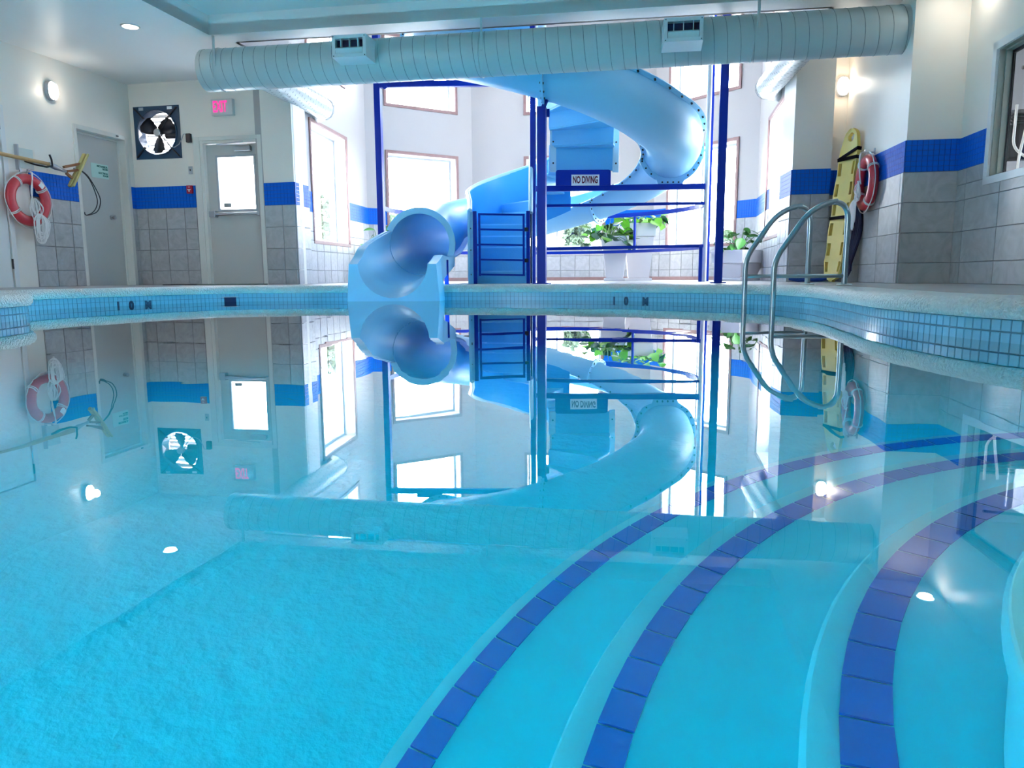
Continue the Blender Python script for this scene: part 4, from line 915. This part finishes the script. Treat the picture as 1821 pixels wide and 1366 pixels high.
mb = MB().grid(rows, True); nr = len(rows[0]); k0 = (len(rows)-1)*nr
# front face as strips between trough arc and the lower edge
for k in range(24): a = k0+2+k; b = k0+3+k; c = k0+29+(23-k); d_ = k0+29+(24-k); mb.f.append((a, b, c, d_)); mb.m.append(0)
mb.f.append((k0, k0+1, k0+2, k0+53)); mb.m.append(0); mb.f.append((k0+26, k0+27, k0+28, k0+29)); mb.m.append(0)
mb.build('exit_trough', slidem, t, smooth=True)
C, u, bk, _ = cl[-1]; collar(C, u, V((0, 1, 0)), bk, 90, 270, FR-.01, FR+.07, .05, 'mouth_rim', slidem)
MB().box((-.80, 9.25, .33), (.05, .05, .30)).build('support_post', steelb, t)
# ---- stair
t = thing('spiral_stair', (-.15, 10.0, D), 'light blue moulded stair spiralling up inside the slide', 'stair')
RO, RI_ = 1.06, .14; z = D
def tread(poly, z0, z1, nm_='step'):
    mb = MB(); mb.prism(poly, z1-.03, z1)
    a, b = V((*poly[0], 0)), V((*poly[1], 0)); mb.bar(V((a.x, a.y, (z0+z1)/2-.01)), V((b.x, b.y, (z0+z1)/2-.01)), .025, z1-z0)
    return mb.build(nm_, stairm, t, bevel=.012)
for k in range(4):
    y0 = 10.06+.29*k; z1 = z+.17; tread([(-.52, y0), (.24, y0), (.26, y0+.31), (-.55, y0+.31)], z, z1); z = z1
def wedge(a0, a1): 
    P = [(SC.x+RI_*math.cos(R(a0)), SC.y+RI_*math.sin(R(a0))), (SC.x+RO*math.cos(R(a0)), SC.y+RO*math.sin(R(a0)))]
    for q in (.33, .66, 1): P.append((SC.x+RO*math.cos(R(a0+(a1-a0)*q)), SC.y+RO*math.sin(R(a0+(a1-a0)*q))))
    P.append((SC.x+RI_*math.cos(R(a1)), SC.y+RI_*math.sin(R(a1)))); return P
a = 180; zs_ = {}
while a > -170:
    rz_ = .185 if a > 10 else .235; da = 28 if a > 10 else 25
    z1 = z+rz_; tread(wedge(a, a-da-1), z, z1); zs_[a] = z1; z = z1; a -= da
ZTOP = z
MB().tube([(SC.x, SC.y, D), (SC.x, SC.y, ZTOP+.9)], .07, 16).build('centre_column', slidel, t, smooth=True)
path = [(-.53, 9.98), (-.545, 10.3), (-.565, 10.7), (-.60, 11.0)]+[(SC.x+(RO+.02)*math.cos(R(q)), SC.y+(RO+.02)*math.sin(R(q))) for q in range(176, 60, -6)]
Lp = [0]
for p, q in zip(path, path[1:]): Lp.append(Lp[-1]+math.dist(p, q))
inn = []; rimp = []; rows = []
for i, (p, s_) in enumerate(zip(path, Lp)):
    f = s_/Lp[-1]; base = max(D, .177+1.28*f-.15); top = 1.13+.02*math.sin(f*3)+1.12*f**1.15
    c = V((SC.x, SC.y, 0))-V((p[0], p[1], 0)); c = c.normalized() if i > 3 else V((1, 0, 0)); a_ = V((p[0], p[1], 0)); 
    rows.append([a_+UPV*base, a_+UPV*top, a_+c*.02+UPV*top, a_+c*.02+UPV*base]); rimp.append(a_+UPV*top+c*(-.012))
MB().grid(rows, True).build('outer_wall', slidei, t, smooth=True); MB().tube(rimp, .034, 10).build('wall_rim', slidel, t, smooth=True)
mb = MB(); mb.box((-.555, 9.98, .655), (.035, .10, .955)); mb.box((-.505, 9.955, .645), (.09, .03, .935)); mb.build('end_flange', slidem, t, bevel=.006)
mb = MB()
for z_ in (.30, .62, .90): mb.disc((-.535, 9.94, z_), (0, -1, 0), .01, .006, 8)
mb.build('flange_bolts', blackm, t)
rows = []
for k in range(9):
    f = k/8; y = 9.98+.85*f; top = 1.10+.85*f**.8; rows.append([V((.245+.03*f, y, D)), V((.245+.03*f, y, top)), V((.275+.03*f, y, top)), V((.275+.03*f, y, D))])
MB().grid(rows, True).build('inner_wall', slidem, t, smooth=True); MB().tube([r_[1]+V((.015, 0, 0)) for r_ in rows], .03, 10).build('wall_rim', slidel, t, smooth=True)
# apron and side strips of the upper stair flight
ua = R(4); ud = V((math.cos(ua), math.sin(ua), 0)); un = V((math.sin(ua), -math.cos(ua), 0)); az = math.atan2(ud.y, ud.x)
P3 = lambda r_, zz, o=0: SC+ud*r_+un*o+UPV*zz
z10 = max(v for k, v in zs_.items() if k > 10)
MB().box(P3(.61, z10-.17, .03), (1.0, .03, .36), az).build('apron', stairm, t, bevel=.008)
for r_ in (.165, 1.09): MB().box(P3(r_, z10+.10, .05), (.09, .035, .95), az).build('side_strip', slidel, t, bevel=.006)
mb = MB()
for r_ in (.165, 1.09):
    for zz in (z10-.25, z10+.05, z10+.33): mb.disc(P3(r_, zz, .065), un, .013, .012, 8)
mb.build('strip_bolts', blackm, t)
t2 = thing('slide_platform', (.45, 11.6, ZTOP), 'high launch platform of the slide above the duct', 'platform')
MB().box((-.2, 12.3, ZTOP-.04), (2.0, 1.6, .08)).build('deck', slidel, t2); 
MB().bar((.45, 11.2, ZTOP-.1), (.45, 12.0, ZTOP-.1), .08).bar((-.9, 11.6, ZTOP-.1), (.45, 11.6, ZTOP-.1), .06).build('support_beam', steelb, t2)
# ---- gate
t = thing('stair_gate', (-.15, 9.93, D), 'dark blue barred gate closing the slide stair', 'gate')
for x in (-.475, .225): MB().box((x, 9.93, (D+1.12)/2), (.05, .06, 1.12-D)).build('gate_post', steelb, t, bevel=.003)
for x in (-.415, .165): MB().box((x, 9.90, .68), (.028, .028, .80)).build('stile', steelb, t)
for k in range(5): z_ = 1.075-.195*k; MB().bar((-.43, 9.90, z_+.006), (.18, 9.90, z_-.008), .024).build('rail', steelb, t)
for z_ in (.48, .88): MB().box((.20, 9.90, z_), (.05, .03, .05)).build('hinge', blackm, t)
MB().box((-.45, 9.90, .685), (.05, .03, .022)).build('latch', steelb, t)
# ---- sign
t = thing('no_diving_sign', (1.05, 11.12, 1.585), 'blue panel with white plate reading NO DIVING on the slide beam', 'sign')
pl = [(.655, 1.575), (1.455, 1.575), (1.455, 1.755)]+[(1.42+.035*math.cos(R(q)), 1.765+.035*math.sin(R(q))) for q in (0, 30, 60, 90)]+[(.69+.035*math.cos(R(q)), 1.765+.035*math.sin(R(q))) for q in (90, 120, 150, 180)]
mb = MB(); mb.prism(pl, 0, .02); mb.v = [(v[0], 11.115-v[2], v[1]) for v in mb.v]; mb.build('backing_panel', steelb, t)
MB().box((1.085, 11.092, 1.652), (.405, .006, .155)).build('plate', signw, t)
text('NO DIVING', .135, .001, 'lettering', signr, t, (1.085, 11.088, 1.652), (1, 0, 0), (0, 0, 1), .515, bold=.0045)
# ---- planters
def leafmesh(name, kind, m):
    out = []
    N = 8
    for k in range(N+1):
        v = k/N
        w = {'heart': .52*math.sin(math.pi*min(1, v*1.0+.12))**.8*(1-.55*v)*1.25, 'oval': .36*math.sin(math.pi*min(.98, v+.04))**.7}[kind]
        if k == 0: w *= .5
        if k == N: w = .01
        back = -.10*(1 if (kind == 'heart' and k < 2) else 0)
        out.append([(-w, v+(back if k == 0 else 0), .10*abs(w)*2-.25*v*v), (-w*.5, v, .05*w-.25*v*v), (0, v+(.10 if kind == 'heart' and k == 0 else 0), -.25*v*v), (w*.5, v, .05*w-.25*v*v), (w, v+(back if k == 0 else 0), .10*abs(w)*2-.25*v*v)])
    mb = MB().grid([[V(p) for p in r_] for r_ in out]); me = bpy.data.meshes.new(name); me.from_pydata(mb.v, [], mb.f); me.materials.append(m); me.polygons.foreach_set('use_smooth', [True]*len(me.polygons)); me.update(); return me
heart = leafmesh('leaf', 'heart', leafm); heartd = leafmesh('leaf', 'heart', leafd); oval = leafmesh('leaf', 'oval', leafo)
def plant(x, y, zt, n, spread, hgt, size, meshes, parent, seed, droop=0, wide=1.0):
    rg = random.Random(seed); st = MB()
    for k in range(n):
        a = rg.uniform(0, 2*math.pi); r_ = spread*math.sqrt(rg.uniform(.05, 1)); h = hgt*rg.uniform(.15, 1)*(1-.35*(r_/spread)**2)-droop*(r_/spread)**2
        p = V((x+r_*math.cos(a)*wide, y+r_*math.sin(a)*.8, zt+h)); base = V((x+r_*.15*math.cos(a), y+r_*.15*math.sin(a), zt-.03))
        st.tube([base, base.lerp(p, .5)+UPV*.06, p], [.007, .006, .004], 5, caps=False)
        s_ = size*rg.uniform(.65, 1.2); o = inst('leaf', rg.choice(meshes), parent, p, eul=(rg.uniform(-.9, .55), rg.uniform(-.5, .5), a-math.pi/2+rg.uniform(-.5, .5))); o.scale = (s_, s_, s_)
    st.build('stems', stemm, parent, smooth=True)
def planter(x, y, w, h, lab, seed, pl, rz=R(-8), kind='tall', dx=0):
    t = thing('planter', (x, y, D), lab, 'planter', 'white square planters with green plants')
    MB().frustum((x, y), w*.82, w*.82, D+.0, D+.05, rz).build('saucer', potm, t, bevel=.008)
    ch = .24 if kind == 'tall' else .21
    MB().frustum((x, y), w*.66, w*.92, D+.05, D+h-ch, rz).build('pot_body', potm, t, bevel=.01)
    m = MB(); z0, z1 = D+h-ch, D+h; Mz = Matrix.Rotation(rz, 3, 'Z'); q = lambda ww, zz: [Mz @ V((a*ww/2, b*ww/2, 0))+V((x, y, zz)) for a, b in ((-1, -1), (1, -1), (1, 1), (-1, 1))]
    m.grid([q(w*.92, z0), q(w*.99, z0), q(w*1.03, z1), q(w*.95, z1), q(w*.93, z1-.05)], True); m.build('pot_collar', potm, t, bevel=.004)
    MB().frustum((x, y), w*.93, w*.93, z1-.09, z1-.05, rz).build('soil', soilm, t)
    plant(x+dx, y-abs(dx), z1-.03, *pl, t, seed, droop=.25 if dx else 0)
planter(1.89, 13.70, .47, .80, 'shorter white planter with drooping heart shaped leaves', 3, (60, .44, .50, .22, [heart, heart, heartd]), kind='tall', dx=-.14)
planter(2.40, 14.15, .59, 1.05, 'tallest white planter with broad green leaves', 8, (36, .46, .30, .21, [heart, heart, heartd]))
planter(3.80, 12.55, .62, .50, 'low white planter with upright oval leaves near the ladder', 11, (26, .36, .42, .20, [oval]), kind='low', rz=R(35))
planter(-2.42, 13.9, .42, .42, 'white planter with dark oval leaves behind the slide mouth', 21, (20, .22, .62, .24, [oval]), kind='low')
# ---- mats, baseboard
t = thing('door_mat', (-4.1, 10.6, D), 'dark mat on the floor left of the exit door', 'mat'); MB().box((-4.72, 10.85, D+.006), (.55, .3, .012), R(-11)).build('mat_body', matb, t)
t = thing('green_mat', (-3.5, 10.4, D), 'greenish mat on the floor before the exit door', 'mat'); MB().box((-4.0, 10.72, D+.006), (.9, .36, .012), R(-11)).build('mat_body', matg, t)
mb = MB()
for F in (F2, F3, F4): 
    Lf = L2(F); q, d, n = sp(*F, Lf/2, D+.035, .016, (.3, 11)); mb.box(q, (Lf-.02, .012, .07), math.atan2(d.y, d.x))
mb.build('baseboard_back', wooden, kind='structure', label='brown baseboard along the alcove walls')
# ---- interior window of the right wall and the room beyond
rf = (0, 4); _, d, n = sp(*RW, 0, 0, 0, rf)
t = thing('window_20', sp(*RW, RS0+1.3, 1.09, 0, rf)[0], 'grey framed interior window looking into the exercise room', 'window', kind='structure')
mb = MB(); s0, s1 = RS0, RS0+2.66
for a in ((s0, s0+.07, 1.09, 2.35), (s1-.07, s1, 1.09, 2.35), (s0, s1, 1.09, 1.16), (s0, s1, 2.28, 2.35)): sbox(mb, RW, *a, -.01, .025, ref=rf)
mb.build('casing', whitem, t)
mb = MB()
for a in ((s0+.06, s0+.08, 1.15, 2.29), (s1-.08, s1-.06, 1.15, 2.29), (s0+.06, s1-.06, 1.15, 1.165), (s0+.06, s1-.06, 2.275, 2.29)): sbox(mb, RW, *a, -.125, 0, ref=rf)
for a in ((s0+.08, s0+.095, 1.165, 2.275), (s0+.08, s1-.08, 2.26, 2.275)): sbox(mb, RW, *a, -.125, -.05, ref=rf)
mb.build('reveal', jambm, t)
mb = MB()
for a in ((s0+.08, s0+.105, 1.165, 2.275), (s0+1.33, s0+1.37, 1.165, 2.275), (s1-.105, s1-.08, 1.165, 2.275), (s0+.08, s1-.08, 2.235, 2.275), (s0+.08, s1-.08, 1.165, 1.19)): sbox(mb, RW, *a, -.125, -.10, ref=rf)
mb.build('window_frame', blackm, t)
for a, b in ((s0+.105, s0+1.33), (s0+1.37, s1-.105)): sbox(MB(), RW, a, b, 1.19, 2.235, -.116, -.110, ref=rf).build('pane', glass, t)
G0 = RW[0]; g1 = (9.5, 7.0); g2 = (8.9, 1.6); g3 = (3.9, 2.5)
GW = [((4.80, 9.4), (9.6, 8.55)), ((9.6, 8.55), (8.4, 1.4)), ((8.4, 1.4), (4.0, 2.2))]
wall('wall_gym_back', *GW[0], D-.02, 2.9, m=gymw, ref=(6.5, 5))
wall('wall_gym_far', *GW[1], D-.02, 2.9, ops=[(.6, 2.0, 1.1, 2.5), (3.0, 4.4, 1.1, 2.5), (5.2, 6.6, 1.1, 2.5)], m=gymw, ref=(6.5, 5))
wall('wall_gym_front', *GW[2], D-.02, 2.9, m=gymw, ref=(6.5, 5))
for s_ in (.55, 2.95, 5.15): window(GW[1], s_, s_+1.5, 1.05, 2.55, 'bright window in the exercise room', (), depth=.18, ref=(6.5, 5), case=False, portal=True)
flat('floor_gym', [[(4.75, 9.5), (4.0, 2.0), (8.6, 1.3), (9.8, 8.7)]], D-.12, mat('gym_floor', (.09, .09, .10), .8), thick=.12)['label'] = 'dark floor of the exercise room'
flat('ceiling_gym', [[(4.75, 9.5), (4.0, 2.0), (8.6, 1.3), (9.8, 8.7)]], 2.9, gymw, thick=.1)['label'] = 'ceiling of the exercise room'
t = thing('exercise_machine', (6.0, 8.3, D), 'black and white exercise machine behind the interior window', 'machine')
MB().box((6.05, 8.25, D+.05), (1.5, .5, .1), R(-20)).build('base', blackm, t, bevel=.02)
MB().tube(fil([(5.62, 8.05, D+.1), (5.60, 8.10, 1.45), (5.66, 8.05, 2.0)], .15), .014, 10).build('upright', whitem, t, smooth=True)
MB().tube(fil([(5.62, 8.22, 2.05), (5.60, 8.2, 1.6), (5.80, 8.1, 1.42), (6.3, 8.0, 1.38)], .1), .014, 10).build('handle_bar', whitem, t, smooth=True)
for k in range(4): MB().box((5.90, 8.28, 2.0-.035*k), (.55, .3, .018), M=Matrix.Rotation(R(-20), 3, 'Z') @ Matrix.Rotation(.3, 3, 'X')).build('console_rib', blackm, t, bevel=.004)
MB().box((5.95, 8.42, 1.72), (.5, .16, .42), R(-20)).build('console', blackm, t, bevel=.03)
MB().box((6.15, 8.20, 1.45), (.55, .38, .1), R(-20)).build('seat', blackm, t, bevel=.03)
MB().disc((6.3, 8.1, .75), (.3, 1, 0), .36, .1, 28).build('flywheel', metalm, t, bevel=.02)
t.location.x -= .23
t = thing('ceiling_bar', (6.0, 8.6, 2.45), 'dark hanging rod near the ceiling of the exercise room', 'rod'); MB().tube([(5.4, 8.2, 2.42), (6.8, 8.0, 2.50)], .02, 8).build('rod', blackm, t); MB().tube([(5.9, 8.13, 2.45), (5.9, 8.13, 2.9)], .01, 6).build('rod_hanger', metalm, t)
# ---- outdoors
gh = [(-9.6, -3.6), (3.6, -3.6), (3.9, 1.2), (9.0, 1.0), (10.1, 9.2), (4.9, 10.0), (5.0, 13.8), (3.4, 16.4), (-.8, 17.0), (-3.5, 15.5), (-3.8, 11.9), (-6.3, 12.1)]
gr = flat('ground', [[(-80, -60), (80, -60), (80, 110), (-80, 110)], gh], -.12, groundm, thick=.1); gr['label'] = 'pale outdoor ground around the building'
def tree(x, y, h, w, lab, seed, n=1500):
    rg = random.Random(seed); t = thing('tree', (x, y, -.02), lab, 'tree', 'trees outside the windows')
    MB().tube([(x, y, -.02), (x+.1, y, h*.35), (x, y+.1, h*.7)], [.12, .09, .04], 8).build('trunk', barkm, t, smooth=True)
    mb = MB()
    cl_ = [(rg.uniform(-w, w)*.6, rg.uniform(-w, w)*.6, h*rg.uniform(.3, .85), rg.uniform(.25, .5)*w) for _ in range(12)]
    for k in range(n):
        c = rg.choice(cl_); d_ = V((rg.gauss(0, 1), rg.gauss(0, 1), rg.gauss(0, 1))).normalized()*c[3]*rg.uniform(.5, 1); p = V((x+c[0], y+c[1], c[2]))+d_
        a = V((rg.gauss(0, 1), rg.gauss(0, 1), rg.gauss(0, 1))).normalized()*rg.uniform(.07, .16); b = a.cross(V((rg.gauss(0, 1), rg.gauss(0, 1), rg.gauss(0, 1)))).normalized()*a.length*.6
        mb.add([p-a, p-b, p+a, p+b], [(0, 1, 2, 3)])
    mb.build('foliage', outl, t)['kind'] = 'stuff'
tree(-6.0, 23, 2.9, 1.1, 'leafy tree outside the left alcove window', 1); tree(-5.2, 25.5, 2.6, .8, 'smaller tree outside the left alcove window', 2)
tree(-4.0, 28, 2.7, .9, 'bushy tree outside the back left window', 3); tree(-2.4, 30, 2.3, .7, 'low bush outside the back left window', 4); tree(2.3, 26, 2.4, .6, 'thin tree outside the back window behind the stair', 5); tree(7.0, 24, 1.9, .45, 'faint young tree outside the back right window', 6)
def lamppost(x, y, h, lab):
    t = thing('street_lamp', (x, y, -.02), lab, 'street lamp', 'street lamps outside'); MB().tube([(x, y, -.02), (x, y, h)], [.09, .06], 10).build('pole', greym, t, smooth=True)
    for s_ in (-1, 1): MB().box((x+s_*.35, y, h+.05), (.5, .25, .14)).build('lamp_head', greym, t, bevel=.03); MB().bar((x, y, h), (x+s_*.3, y, h+.03), .05).build('arm', greym, t)
lamppost(-4.95, 30, 3.45, 'twin street lamp outside the back left window'); lamppost(10.9, 40, 3.1, 'twin street lamp outside the back right window')
